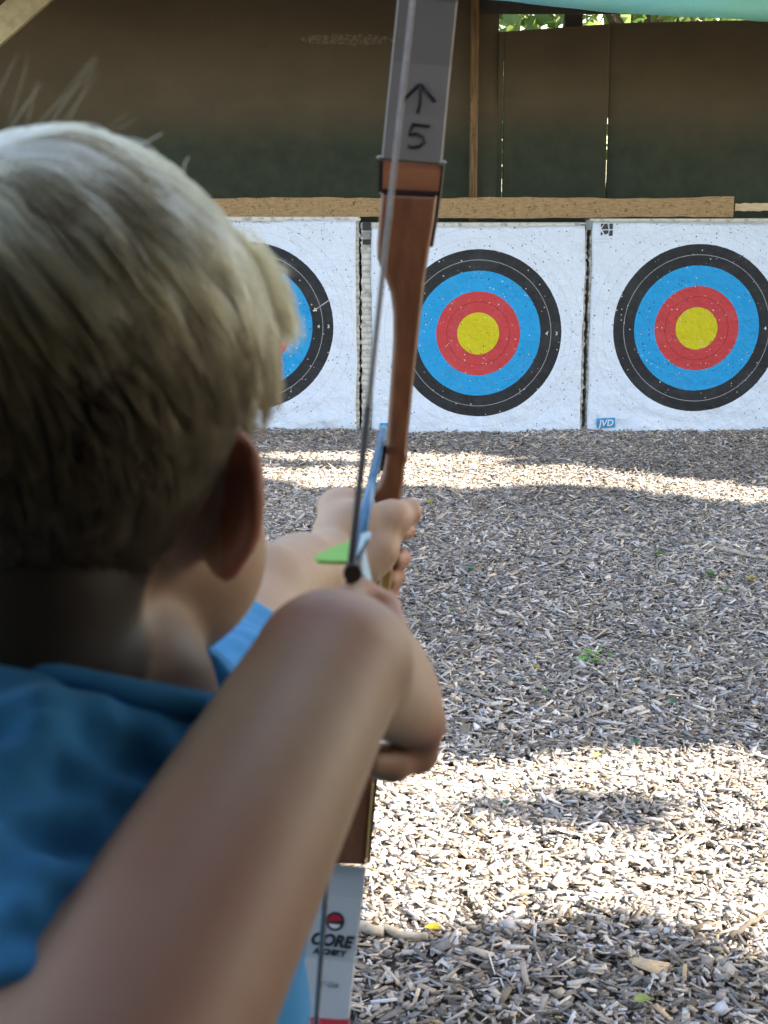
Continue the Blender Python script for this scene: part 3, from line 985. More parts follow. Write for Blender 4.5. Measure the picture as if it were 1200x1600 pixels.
# head frame
HEAD = P(75, 656, 0.593)
YAW = math.radians(11)               # the face looks this far to the right of straight downrange
TILT = math.radians(-4)
hF = np.array([math.sin(YAW), math.cos(YAW), 0.0]); hU = np.array([0, 0, 1.0]); hR = np.cross(hF, hU)
hF2 = hF * math.cos(TILT) + hU * math.sin(TILT); hU = hU * math.cos(TILT) - hF * math.sin(TILT); hF = hF2
ROLL = math.radians(3)
hR, hU = hR * math.cos(ROLL) - hU * math.sin(ROLL), hU * math.cos(ROLL) + hR * math.sin(ROLL)
HM = np.stack([hR, hF, hU], 1)       # columns: right, forward, up
def hp(r, f, u): return HEAD + HM @ (np.array([r, f, u]) * cm)
def hdir(r, f, u):
    v = HM @ np.array([r, f, u], float); return v / np.linalg.norm(v)

def add_head(S):
    S.ellipsoid(hp(0, -1.0, 1.6), np.array([7.3, 8.9, 7.9]) * cm, HM, 0.01)
    S.ellipsoid(hp(0, 2.4, -2.2), np.array([6.5, 6.2, 7.0]) * cm, HM, 0.03)
    S.ellipsoid(hp(0, 4.0, -7.0), np.array([5.9, 5.1, 4.8]) * cm, HM, 0.02)      # jaw
    S.ellipsoid(hp(0, 7.5, -9.8), np.array([1.9, 1.3, 1.3]) * cm, HM, 0.02)      # chin
    for s in (-1, 1):
        S.ellipsoid(hp(s * 4.9, 4.9, -5.6), np.array([2.7, 2.7, 3.4]) * cm, HM, 0.02)   # cheek
        S.ellipsoid(hp(s * 3.0, 7.9, -0.6), np.array([1.6, .9, 1.0]) * cm, HM, 0.008, sub=True)  # eye socket
        S.ellipsoid(hp(s * 3.0, 7.6, 1.0), np.array([2.2, 1.0, .6]) * cm, HM, 0.012)    # brow
    S.chain([hp(0, 8.2, -0.4), hp(0, 9.4, -2.6), hp(0, 9.8, -3.5)], [.5 * cm, .75 * cm, .85 * cm], 0.010)
    for s in (-1, 1): S.ellipsoid(hp(s * 0.9, 9.0, -3.7), np.array([.6, .7, .5]) * cm, HM, 0.006)
    S.ellipsoid(hp(0, 8.7, -5.5), np.array([2.0, .7, .35]) * cm, HM, 0.006)
    S.ellipsoid(hp(0, 8.6, -6.3), np.array([1.8, .7, .45]) * cm, HM, 0.006)
def add_ears(S):
    for s in (-1, 1):
        # the ear plate swings out from the head; fwd axis tilted outward at the rear
        out = hdir(s * 0.74, -0.67, 0.05); up = hdir(s * .24, -0.16, 1.0); up = up - out * (up @ out); up /= np.linalg.norm(up)
        nrm = np.cross(out, up)
        R = np.stack([out, up, nrm], 1)
        c = hp(s * 7.45, 0.1, -2.6)
        S.ellipsoid(c, np.array([1.75, 2.42, .42]) * cm, R, 0.007)
        S.ellipsoid(c + up * 1.25 * cm + out * .1 * cm, np.array([1.55, 1.25, .45]) * cm, R, 0.006)
        S.ellipsoid(c - up * 1.9 * cm - out * .15 * cm, np.array([1.1, 1.2, .48]) * cm, R, 0.006)
        # rolled helix rim
        pts = [c + (out * math.cos(a) * 1.62 + up * (math.sin(a) * 2.25 + .05)) * cm for a in np.linspace(-0.9, 2.9, 14)]
        S.chain(pts, [0.36 * cm] * 14, 0.004)
NECK = P(140, 1100, 0.60)
SH_R = P(-80, 1330, 0.53); SH_L = P(298, 1150, 0.79)
EL_R = P(-10, 2010, 0.40); WR_R = P(512, 1045, 0.585)
EL_L = P(405, 935, 0.93); WR_L = P(508, 884, 1.085)
HIP = np.array([-0.162, 0.66, 0.74])

def torso(S, grow=0.0, k=0.03):
    mid = (SH_R + SH_L) / 2
    W = SH_L - SH_R; W[2] = 0; W /= np.linalg.norm(W)
    Fw = np.array([W[1], -W[0], 0.0])
    R = np.stack([Fw, W, [0, 0, 1]], 1)
    S.ellipsoid(mid + [-.005, 0, -0.13], np.array([.082, .130, .17]) + grow, R, k)
    S.ellipsoid(mid * .5 + HIP * .5 + [.004, 0, 0], np.array([.076, .112, .16]) + grow, R, k)
    S.ellipsoid(HIP, np.array([.080, .118, .12]) + grow, R, k)
    S.capsule(SH_R, mid + [0, 0, -.01], .043 + grow, .052 + grow, k)
    S.capsule(SH_L, mid + [0, 0, -.01], .043 + grow, .052 + grow, k)
    for s in (SH_R, SH_L):
        S.capsule(NECK + [0, 0, -.035], s * .6 + NECK * .4 + [0, 0, -.03], .038 + grow, .036 + grow, k)
    return mid, R

S = Field((-0.34, 0.05, -0.01), (0.12, 1.30, 1.52), 0.0028)
add_head(S)
S.chain([hp(0, -2.6, -5.5), hp(0.2, -2.9, -9.5), NECK, NECK - [0, 0, .05]], [5.0 * cm, 4.55 * cm, 4.8 * cm, 5.5 * cm], 0.008)
add_ears(S)
mid, RT = torso(S)
# drawing arm
S.chain([SH_R, EL_R], [4.3 * cm, 3.7 * cm], 0.015)
S.chain([EL_R, WR_R], [4.5 * cm, 2.9 * cm], 0.012)
# drawing hand: heel, four metacarpals, curled fingers, thumb
S.ellipsoid(P(530, 1030, .600), np.array([2.9, 2.3, 2.6]) * cm, np.stack([C_RT, C_FW, C_UP], 1), 0.012)
kn = [P(622, 1022, .690), P(643, 1062, .692), P(655, 1100, .684), P(658, 1135, .670)]
for a_, b_ in zip([P(555, 1015, .61), P(565, 1040, .61), P(570, 1065, .61), P(570, 1090, .605)], kn):
    S.capsule(a_, b_, 1.45 * cm, 1.05 * cm, 0.010)
S.chain([kn[0], P(600, 950, .722), P(562, 925, .715), P(538, 935, .695)], [.95 * cm, .78 * cm, .70 * cm, .62 * cm], 0.004)
S.chain([kn[1], P(600, 1010, .735), P(560, 985, .715), P(538, 990, .69)], [.95 * cm, .80 * cm, .72 * cm, .64 * cm], 0.004)
S.chain([kn[2], P(640, 1100, .727), P(590, 1075, .71), P(560, 1080, .69)], [.92 * cm, .78 * cm, .70 * cm, .62 * cm], 0.004)
S.chain([kn[3], P(655, 1178, .682), P(612, 1194, .665), P(575, 1188, .65)], [.92 * cm, .82 * cm, .76 * cm, .66 * cm], 0.005)
S.chain([P(520, 1010, .605), P(500, 985, .665), P(520, 975, .70)], [1.1 * cm, .95 * cm, .75 * cm], 0.006)
# bow arm
S.chain([SH_L, EL_L], [4.0 * cm, 3.2 * cm], 0.02)
S.chain([EL_L, EL_L * .4 + WR_L * .6, WR_L], [3.15 * cm, 2.75 * cm, 2.25 * cm], 0.012)
# bow hand round the grip: back of the hand, thumb, wrapped fingers
S.capsule(P(514, 880, 1.09), P(533, 800, 1.15), 1.9 * cm, 1.65 * cm, 0.012)
S.ellipsoid(P(535, 795, 1.16), np.array([1.9, 2.2, 1.6]) * cm, np.stack([C_RT, C_FW, C_UP], 1), 0.008)
S.ellipsoid(P(560, 850, 1.125), np.array([2.2, 1.8, 3.2]) * cm, np.stack([C_RT, C_FW, C_UP], 1), 0.012)
S.capsule(P(560, 860, 1.13), P(610, 812, 1.135), 1.75 * cm, 1.5 * cm, 0.010)
S.chain([P(590, 868, 1.12), P(612, 812, 1.13), P(638, 800, 1.15), P(634, 812, 1.17)], [1.25 * cm, 1.2 * cm, .95 * cm, .75 * cm], 0.006)
S.chain([P(570, 890, 1.11), P(598, 862, 1.115)], [1.3 * cm, 1.1 * cm], 0.008)
for i_, (ky, ty, tx) in enumerate(((800, 828, 633), (835, 872, 626), (868, 903, 616), (895, 930, 604))):
    S.chain([P(545, ky, 1.17), P(570, ky + 8, 1.235), P(608, ty - 8, 1.245), P(tx, ty, 1.205), P(tx - 8, ty + 4, 1.185)],
            [.95 * cm, .88 * cm, .82 * cm, .78 * cm, .68 * cm], 0.004)
# legs
for yy, xx in ((0.47, -.12), (0.88, -.105)):
    S.chain([HIP + [0, (yy - .66) * .25, -.04], [xx + .015, yy * .85 + .66 * .15, .40], [xx + .005, yy, .24], [xx, yy, .06]], [7.4 * cm, 4.9 * cm, 4.4 * cm, 3.0 * cm], 0.02)
    S.capsule([xx, yy, .045], [xx + .13, yy + .03, .03], 3.2 * cm, 2.6 * cm, 0.02)
V, Q = S.mesh()
V = smooth_mesh(V, Q, 3, 0.5)
body_me = mesh_np('body', V, Q, True)
# cropped hair, pink wrist and knuckles; nape shade and ear glow painted in
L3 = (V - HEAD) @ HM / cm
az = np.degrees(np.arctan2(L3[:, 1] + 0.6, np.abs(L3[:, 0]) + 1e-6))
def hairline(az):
    return np.interp(az, [-90, -55, -30, -16, -6, 4, 14, 22, 34, 50, 70, 90], [-13.5, -13.0, -9.0, -2.2, 2.2, 2.3, -0.6, 0.6, 3.2, 5.0, 5.2, 5.4])  # nape values reach down the neck to paint its shade
stub_shade = np.clip((L3[:, 2] - hairline(az) + 3.0 * np.exp(-((az + 20) / 13.0) ** 2)) / np.interp(az, [-30, -8], [5.0, 1.8]) + 0.45, 0, 1)
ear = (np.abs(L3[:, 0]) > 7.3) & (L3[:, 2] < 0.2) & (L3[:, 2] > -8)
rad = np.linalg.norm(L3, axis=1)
stub_shade[(rad > 15) | ear | ((L3[:, 2] < -4.5) & (L3[:, 0] > 5.6))] = 0
flush_glow = np.zeros(len(V))
flush_glow[ear & (rad < 11.5) & (L3[:, 1] < 2.2) & (L3[:, 2] > -6.2)] = 0.9  # red light through the ears, painted on
for c_, r_ in ((P(480, 1000, .575), .03), (P(300, 1420, .47), .05), (P(665, 1160, .67), .03), (P(630, 880, 1.2), .05), (P(640, 810, 1.16), .03), (P(605, 945, .71), .02), (P(250, 1560, .44), .05)):
    flush_glow = np.maximum(flush_glow, 0.7 * np.exp(-((V - c_) ** 2).sum(1) / r_ ** 2))
at = body_me.color_attributes.new('stubble_shade', 'FLOAT_COLOR', 'POINT')
at.data.foreach_set('color', np.stack([stub_shade, flush_glow, stub_shade * 0, stub_shade * 0 + 1], -1).astype(np.float32).ravel())

boy = empty('person', (HIP[0], HIP[1], 0), 'child with short blond hair in a blue t-shirt, drawing a wooden bow', 'person')
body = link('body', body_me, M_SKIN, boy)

# eyes
for s in (-1, 1):
    bm = bmesh.new()
    bmesh.ops.create_uvsphere(bm, u_segments=16, v_segments=10, radius=1.12 * cm, matrix=Matrix.Translation(Vector(hp(s * 3.0, 6.55, -0.6))))
    eye = link('eye', from_bm('eye', bm, True), M_EYE, boy)
    bm = bmesh.new()
    M4 = Matrix.Translation(Vector(hp(s * 2.95, 7.42, -0.6))) @ Vector(hF).to_track_quat('Z', 'Y').to_matrix().to_4x4() @ Matrix.Diagonal((1, 1, .5, 1))
    bmesh.ops.create_uvsphere(bm, u_segments=14, v_segments=8, radius=0.55 * cm, matrix=M4)
    link('iris', from_bm('iris', bm, True), M_IRIS, eye)

# t-shirt
T = Field((-0.34, 0.25, 0.66), (0.08, 1.02, 1.36), 0.0032)
torso(T, 0.009, 0.03)
T.chain([SH_R, SH_R * .32 + EL_R * .68], [5.2 * cm, 4.7 * cm], 0.03)
T.chain([SH_L, SH_L * .25 + EL_L * .75], [4.7 * cm, 4.5 * cm], 0.03)
T.capsule(NECK + [0, 0, -.03], NECK + [0, 0, .005], 6.6 * cm, 5.6 * cm, 0.02)
T.capsule((HIP + mid) / 2 + [0.0, -.0, 0], HIP + [0.0, -.0, -.03], .078, .088, 0.03)
ax = [T.lo[a] + T.h * np.arange(T.n[a]) for a in range(3)]
X, Y_, Z = np.meshgrid(*ax, indexing='ij')
# cloth folds: long creases draped round the neck and shoulder, then broad ripples
dn = np.sqrt((X - NECK[0]) ** 2 + (Y_ - NECK[1]) ** 2 + 1.6 * (Z - NECK[2] + .01) ** 2)
an = np.arctan2(Y_ - NECK[1], X - NECK[0])
q_ = np.stack([dn, 0.022 * an, Z * .25], -1).astype(np.float32)
wv = wob(q_, 120, 5)
fold = 0.0075 * wv * np.exp(-((dn - .10) / .06) ** 2) + 0.0022 * np.abs(wv) ** 1.5
q_ = np.stack([X + Z * .5, Y_ * .55, Z * .75 - X * .3], -1).astype(np.float32)
fold += 0.0060 * wob(q_, 36, 8) + 0.0016 * wob(q_, 110, 9)
fold -= 0.005 * np.exp(-((dn - .07) / .04) ** 2)
T.g += (fold * 0.9).astype(np.float32)
def surf_px(F_, px, py):
    d = np.linspace(0.33, 0.75, 400)
    pts = np.stack([P(px, py, q) for q in d])
    hit = np.argmax(F_.sample(pts) < 0)
    return pts[hit]
T.capsule(P(215, 1215, .605), P(20, 1290, .545), .046, .050, .03)
# drawn-up folds round the neck and the shoulder seam, each a ridge laid on the cloth
for line, r0 in (([(-30, 1118), (60, 1108), (150, 1122), (230, 1150), (292, 1180)], .0060), ([(-30, 1180), (70, 1150), (160, 1158), (240, 1190), (280, 1215)], .0062),
                 ([(-30, 1235), (50, 1200), (130, 1190), (215, 1225)], .0060), ([(-30, 1290), (40, 1245), (110, 1225)], .0050),
                 ([(-30, 1395), (60, 1372), (150, 1368)], .0045), ([(-30, 1470), (30, 1425), (60, 1400)], .0050)):
    pts_ = [surf_px(T, *q) for q in line]
    T.chain(pts_, [r0 * .6] + [r0 * 1.15] * (len(pts_) - 2) + [r0 * .5], .006)
for line, r0 in (([(-30, 1150), (70, 1128), (150, 1140), (220, 1172), (262, 1200)], .0050), ([(-30, 1210), (55, 1175), (140, 1172), (225, 1208)], .0060),
                 ([(-30, 1265), (40, 1224), (110, 1208), (160, 1222)], .0060)):
    pts_ = [surf_px(T, *q) for q in line]
    T.chain(pts_, [r0 * .7] + [r0] * (len(pts_) - 2) + [r0 * .4], .006, True)
# collar band, cut neck, sleeve ends and hem
cn = np.array([0.20, 0.30, 0.93]); cn /= np.linalg.norm(cn)
cc_ = NECK + np.array([0, 0, 0.012])
hx = (X - cc_[0]) * cn[0] + (Y_ - cc_[1]) * cn[1] + (Z - cc_[2]) * cn[2]
near_ = np.sqrt((X - cc_[0]) ** 2 + (Y_ - cc_[1]) ** 2) < 0.088
T.g = np.maximum(T.g, np.where(near_, hx, -1).astype(np.float32))
T.g = np.maximum(T.g, (0.70 - Z).astype(np.float32))
for a_, b_, u_ in ((SH_R, EL_R, .62), (SH_L, EL_L, .50)):
    d_ = (b_ - a_) / np.linalg.norm(b_ - a_); e_ = a_ * (1 - u_) + b_ * u_
    s_ = (X - e_[0]) * d_[0] + (Y_ - e_[1]) * d_[1] + (Z - e_[2]) * d_[2]
    ra_ = np.sqrt(np.maximum((X - e_[0]) ** 2 + (Y_ - e_[1]) ** 2 + (Z - e_[2]) ** 2 - s_ ** 2, 0))
    T.g = np.maximum(T.g, np.where(ra_ < .085, s_, -1).astype(np.float32))
V, Q = T.mesh()
V = smooth_mesh(V, Q, 1, 0.5)
shirt = link('t_shirt', mesh_np('t_shirt', V, Q, True), M_SHIRT, boy)
# ribbed collar
a1 = np.cross(cn, [0, 1, 0]); a1 /= np.linalg.norm(a1); a2 = np.cross(cn, a1)
ringp = [cc_ + (a1 * math.cos(q) + a2 * math.sin(q)) * (6.1 * cm + .1 * cm * math.sin(3 * q)) - cn * .002 for q in np.linspace(0, 2 * math.pi, 49)]
link('collar', tube_mesh('collar', ringp, 0.0062, 10), M_SHIRT, shirt)
del X, Y_, Z, dn, wv, fold, hx, q_, an

# shorts and shoes
B = Field((-0.30, 0.30, 0.36), (0.08, 1.02, 0.80), 0.005)
W_ = RT
B.ellipsoid(HIP + [0, 0, -.01], np.array([.102, .132, .11]), W_, 0.03)
for yy, xx in ((0.47, -.12), (0.88, -.105)):
    B.chain([HIP + [0, (yy - .66) * .3, -.06], [xx + .015, yy * .85 + .66 * .15, .44]], [9.2 * cm, 7.6 * cm], 0.02)
axb = B.lo[2] + B.h * np.arange(B.n[2])
B.g = np.maximum(B.g, (0.45 - axb)[None, None, :].astype(np.float32))
V, Q = B.mesh()
link('shorts', mesh_np('shorts', smooth_mesh(V, Q, 3), Q, True), M_SHORTS, boy)
for yy, xx in ((0.47, -.12), (0.88, -.105)):
    B = Field((xx - .08, yy - .10, -.02), (xx + .23, yy + .14, .12), 0.004)
    B.capsule([xx - .01, yy, .05], [xx + .01, yy, .05], .043, .043, .02)
    B.capsule([xx, yy, .045], [xx + .14, yy + .03, .035], .042, .036, .02)
    B.g = np.maximum(B.g, (0.004 - (B.lo[2] + B.h * np.arange(B.n[2])))[None, None, :].astype(np.float32))
    V, Q = B.mesh()
    link('shoe', mesh_np('shoe', smooth_mesh(V, Q, 2), Q, True), M_SHOE, boy)

# ------------------------------------------------------------------ hair
def build_hair():
    r = np.random.default_rng(3)
    H = Field(HEAD - 0.16, HEAD + 0.16, 0.004)
    add_head(H)
    def surf(dirs):
        """march each direction from outside onto the head"""
        c0 = hp(0, -0.6, 0.6)
        lo = np.full(len(dirs), 0.03); hi_ = np.full(len(dirs), 0.135)
        for _ in range(18):
            m_ = (lo + hi_) / 2
            s = H.sample(c0 + dirs * m_[:, None])
            lo = np.where(s < 0, m_, lo); hi_ = np.where(s < 0, hi_, m_)
        return c0 + dirs * lo[:, None]
    def grad(p):
        e = 0.004
        g = np.stack([H.sample(p + np.eye(3)[a] * e) - H.sample(p - np.eye(3)[a] * e) for a in range(3)], -1)
        return g / (np.linalg.norm(g, axis=1, keepdims=True) + 1e-9)
    def roots(n):
        d = r.normal(size=(n * 2, 3)); d /= np.linalg.norm(d, axis=1, keepdims=True)
        p = surf(d)
        l = (p - HEAD) @ HM / cm
        a = np.degrees(np.arctan2(l[:, 1] + .6, np.abs(l[:, 0]) + 1e-6))
        ok = l[:, 2] > np.maximum(hairline(a), -8.6) + np.abs(r.normal(0, 1, len(l))) * np.where(a < -25, 2.2, .15)
        return p[ok][:n], l[ok][:n]
    crown = hp(-1.8, -5.0, 8.4)
    K = 11
    def grow(p, l, lenscale=1.0):
        n = len(p)
        up = np.clip((l[:, 2] + 5.0) / 12.0, 0, 1)
        front = np.clip((l[:, 1] - 1) / 6, 0, 1)
        a_ = np.degrees(np.arctan2(l[:, 1] + .6, np.abs(l[:, 0]) + 1e-6))
        above = np.clip((l[:, 2] - hairline(a_)) / 4.5, 0, 1)
        Ln = (0.009 + 0.062 * up ** 1.2 * (0.22 + .78 * above)) * r.uniform(0.8, 1.15, n) * lenscale * np.where((a_ > -34) & (a_ < 30) & (l[:, 2] < 5.5), .62, 1.0) * np.where((a_ >= 8) & (l[:, 2] < 7.6), .55, 1.0)
        nrm = grad(p)
        out = np.zeros((n, K, 3)); out[:, 0] = p
        t = p - crown; t -= nrm * (t * nrm).sum(1, keepdims=True)
        dist = np.linalg.norm(t, axis=1, keepdims=True) + 1e-6
        t = t / dist + (1.2 * hR + 0.5 * hF)[None] * np.exp(-(dist / .016) ** 2)
        t /= np.linalg.norm(t, axis=1, keepdims=True)
        sw = np.cross(nrm, t)
        ang = 0.55 * wob(l, 0.55, 91) + 0.35 * np.exp(-(dist[:, 0] / .03) ** 2)
        t = t * np.cos(ang)[:, None] + sw * np.sin(ang)[:, None]
        lift = (0.15 + 0.75 * up ** 1.5 + 0.25 * wob(l, .9, 17) * up)[:, None]
        d = t + nrm * lift; d /= np.linalg.norm(d, axis=1, keepdims=True)
        q = p.copy()
        for k_ in range(1, K):
            q = q + d * (Ln / (K - 1))[:, None]
            g = grad(q)
            s = H.sample(q)
            w = k_ / (K - 1)
            t = q - crown; t -= g * (t * g).sum(1, keepdims=True); t /= (np.linalg.norm(t, axis=1, keepdims=True) + 1e-6)
            sw = np.cross(g, t)
            t = t * np.cos(ang)[:, None] + sw * np.sin(ang)[:, None]
            pull = np.where(s > 0.006 + 0.010 * up, -0.55, 0.10)[:, None] * (0.4 + w)
            d = d * 0.72 + 0.28 * (t + np.array([0, 0, -0.30]) + g * pull * 1.6)
            d /= np.linalg.norm(d, axis=1, keepdims=True)
            lim = 0.0015 + 0.0035 * w
            q = q + g * np.maximum(lim - s, 0)[:, None]
            out[:, k_] = q
        return out
    NG, NS = 1300, 52000
    gp, gl = roots(NG); G = grow(gp, gl)
    sp, sl = roots(NS); St = grow(sp, sl)
    # clump every strand towards its nearest guide
    best = np.zeros(len(sp), int)
    for i0 in range(0, len(sp), 2000):
        dd = ((sp[i0:i0 + 2000, None] - gp[None]) ** 2).sum(-1)
        best[i0:i0 + 2000] = dd.argmin(1)
    w = (np.linspace(0, 1, K) ** 1.2 * 0.52)[None, :, None] * np.clip((sl[:, 2] + 6) / 10, .12, 1)[:, None, None] * r.uniform(.55, 1.1, (len(sp), 1, 1))
    tgt = G[best] + (sp - gp[best])[:, None, :] * (1 - 0.55 * np.linspace(0, 1, K)[None, :, None])
    St = St * (1 - w) + tgt * w
    St += r.normal(0, 0.0007, (len(sp), 1, 3)) * np.linspace(0, 1, K)[None, :, None]
    # a few unruly locks stand off the crown
    extra = []
    def lock(base, ends, n, spread):
        for _ in range(n):
            e = np.array(ends) + r.normal(0, spread, 3)
            b = np.array(base) + r.normal(0, .004, 3)
            m_ = (b + e) / 2 + (e - b)[[1, 0, 2]] * .10 + r.normal(0, .0015, 3)
            tt = np.linspace(0, 1, K)[:, None]
            extra.append(b * (1 - tt) ** 2 + 2 * m_ * tt * (1 - tt) + e * tt ** 2)
    b0 = P(45, 225, .575)
    lock(b0, P(153, 88, .575), 4, .0006); lock(b0, P(155, 112, .577), 2, .0006)
    lock(P(5, 220, .57), P(62, 130, .57), 3, .002); lock(P(5, 220, .57), P(40, 95, .57), 2, .002)
    lock(P(120, 225, .58), P(210, 182, .58), 2, .002); 
    NWISP = len(extra)
    for _ in range(230):   # fringe tips beyond the brow
        y0 = r.uniform(375, 470)
        lock(P(np.interp(y0, [380, 470], [376, 420]) + r.uniform(-16, 6), y0, .63), P(np.interp(y0, [380, 480], [436, 464]) + r.normal(0, 8), y0 + r.uniform(45, 85), .65), 5, .0016)
    for _ in range(4):   # loose flyaways over the top
        x0 = r.uniform(0, 330)
        y0 = np.interp(x0, [0, 100, 220, 330], [200, 192, 215, 290])
        lock(P(x0, y0 + 20, .59), P(x0 + r.uniform(20, 60), y0 - r.uniform(0, 9), .59), 1, .002)
    A = np.concatenate([St, np.array(extra)])
    n = len(A)
    hc = bpy.data.hair_curves.new('strands')
    hc.add_curves([K] * n)
    hc.attributes['position'].data.foreach_set('vector', A.astype(np.float32).ravel())
    ra = hc.attributes.get('radius') or hc.attributes.new('radius', 'FLOAT', 'POINT')
    rr = np.repeat((0.00013 * np.array([1, 1, 1, 1, 1, .97, .93, .86, .75, .55, .25]))[None], n, 0) * r.uniform(.7, 1.3, (n, 1))
    rr[len(St):len(St) + NWISP] *= 0.4
    ra.data.foreach_set('value', rr.astype(np.float32).ravel())
    tn = np.clip(0.02 + 0.15 * np.maximum(sl[:, 2] - 4.6, 0) + 0.045 * np.clip(sl[:, 1] + 0.5, 0, 6) * np.clip((sl[:, 2] + 4) / 5, 0, 1), 0.0, 0.95)  # crown light and back-of-head shade put into the strand colour
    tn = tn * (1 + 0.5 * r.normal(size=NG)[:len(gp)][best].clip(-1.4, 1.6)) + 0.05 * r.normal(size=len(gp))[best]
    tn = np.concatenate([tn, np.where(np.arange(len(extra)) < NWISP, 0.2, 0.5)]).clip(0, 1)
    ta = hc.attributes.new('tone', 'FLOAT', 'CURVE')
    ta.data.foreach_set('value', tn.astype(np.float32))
    hc.update_tag()
    # undercoat: the dense hair close to the scalp
    U_ = Field(HEAD - 0.15, HEAD + 0.15, 0.003)
    add_head(U_)
    gx = [U_.lo[a] + U_.h * np.arange(U_.n[a]) for a in range(3)]
    X, Y, Z = np.meshgrid(*gx, indexing='ij')
    q = np.stack([X, Y, Z], -1) - HEAD
    l = q @ HM / cm
    a = np.degrees(np.arctan2(l[..., 1] + .6, np.abs(l[..., 0]) + 1e-6))
    over = (l[..., 2] - np.maximum(hairline(a), -6.5) - 0.5) * cm
    grow_ = 0.0015 + 0.0055 * np.clip((over / cm) / 6, 0, 1)
    U_.g = np.maximum(U_.g - grow_, -over * .8).astype(np.float32)
    Vh, Qh = U_.mesh()
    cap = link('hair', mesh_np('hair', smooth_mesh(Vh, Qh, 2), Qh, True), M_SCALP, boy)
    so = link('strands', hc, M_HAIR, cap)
build_hair()

# ------------------------------------------------------------------ the bow
NOCK = P(551, 894, 0.700)
REST = P(592, 702, 1.165)
ADIR = (REST - NOCK) / np.linalg.norm(REST - NOCK)
bow = empty('recurve_bow', tuple(P(605, 850, 1.18)), 'wooden recurve bow with grey limbs, held drawn by the child', 'bow')
BF = ADIR                              # bow forward
def riser_mesh(name, left, right, d, depth, back=0.0, bev=0.004):
    """outline seen from the archer, given real depth along the shot direction"""
    pts = left + list(reversed(right))
    bm = bmesh.new()
    off = Vector(BF) * back
    a = [bm.verts.new(Vector(P(x, y, d)) + off) for x, y in pts]
    b = [bm.verts.new(Vector(P(x, y, d)) + off + Vector(BF) * depth) for x, y in pts]
    bm.faces.new(a); bm.faces.new(list(reversed(b)))
    n = len(pts)
    for i in range(n):
        j = (i + 1) % n
        bm.faces.new((a[i], b[i], b[j], a[j]))
    bmesh.ops.recalc_face_normals(bm, faces=bm.faces)
    if bev:
        ed = [e for e in bm.edges if all(len(f.verts) > 4 or True for f in e.link_faces) and any(len(f.verts) > 4 for f in e.link_faces)]
        bmesh.ops.bevel(bm, geom=ed, offset=bev, segments=3, affect='EDGES', profile=0.5)
    return from_bm(name, bm)
DR = 1.165
L_ = [(596, 300), (592, 340), (589, 380), (589, 402), (594, 418), (603, 437), (610, 458), (614, 490), (614, 530), (611, 580), (607, 640), (604, 690), (601, 720), (597, 745), (590, 762), (581, 772)]
R_ = [(684, 304), (679, 345), (671, 390), (664, 435), (657, 500), (649, 570), (642, 640), (637, 690), (636, 705), (637, 716), (633, 728), (631, 750), (627, 775)]
Lg = [(581, 772), (586, 785), (590, 810), (590, 850), (584, 900), (575, 950), (565, 1010), (556, 1080), (548, 1160), (538, 1240), (515, 1330), (510, 1352)]
Rg = [(627, 775), (622, 800), (617, 850), (612, 900), (606, 950), (602, 1010), (598, 1080), (592, 1160), (582, 1240), (573, 1330), (570, 1354)]
rim = link('riser', riser_mesh('riser', L_ + Lg[1:], R_ + Rg[1:], DR, 0.045), M_RISER, bow)
link('riser_cap', riser_mesh('riser_cap', [(599, 251), (597, 296)], [(690, 258), (685, 300)], DR, 0.040, 0.002, 0.002), M_RISER_TIP, bow)
link('joint_line', riser_mesh('joint_line', [(597, 295), (596, 301)], [(685.5, 299), (684.5, 305)], DR, 0.043, -0.0006, 0.0), M_DARKLINE, bow)
for a_, b_ in (([(689, 256), (684, 300), (678, 345), (671, 385)], [(695, 256), (690, 300), (684, 345), (677, 385)]), ([(592, 250), (591, 300)], [(598, 250), (595.5, 300)])):
    link('side_plate', riser_mesh('side_plate', a_, b_, DR, 0.034, 0.005, 0.001), M_BLACK, bow)
link('side_plate', riser_mesh('side_plate', [(585, 1222), (579, 1290), (574, 1354)], [(590, 1222), (584, 1290), (578, 1354)], DR, 0.034, 0.005, 0.001), M_BLACK, bow)
link('edge_strip', riser_mesh('edge_strip', [(581, 1225), (575.5, 1290), (571, 1352)], [(585, 1225), (579, 1290), (574, 1352)], DR, 0.030, -0.0012, 0.0006), M_GRIP, bow)
link('grip', riser_mesh('grip', [(601, 800), (600, 850), (594, 900), (585, 955)], [(621, 800), (617, 850), (613, 900), (606, 955)], DR, 0.02, -0.008, 0.003), M_GRIP, bow)
for x, y in ((594, 246), (692, 254)):
    bm = bmesh.new(); bmesh.ops.create_uvsphere(bm, u_segments=10, v_segments=6, radius=.0030, matrix=Matrix.Translation(Vector(P(x, y, DR))) @ Matrix.Diagonal((1, 1, .55, 1)))
    link('pin', from_bm('pin', bm, True), M_LIMB_EDGE, bow)
# arrow rest and button: a dark block in the sight window
rest = link('arrow_rest', riser_mesh('arrow_rest', [(590, 700), (589, 716), (592, 736)], [(603, 697), (602, 720), (600, 742)], DR, 0.022, 0.008, 0.002), M_BLACK, bow)
link('rest_wire', tube_mesh('rest_wire', [P(596, 735, DR + .02), P(588, 741, DR + .015), P(579, 737, DR + .01)], 0.0011, 6), M_BLACK, rest)

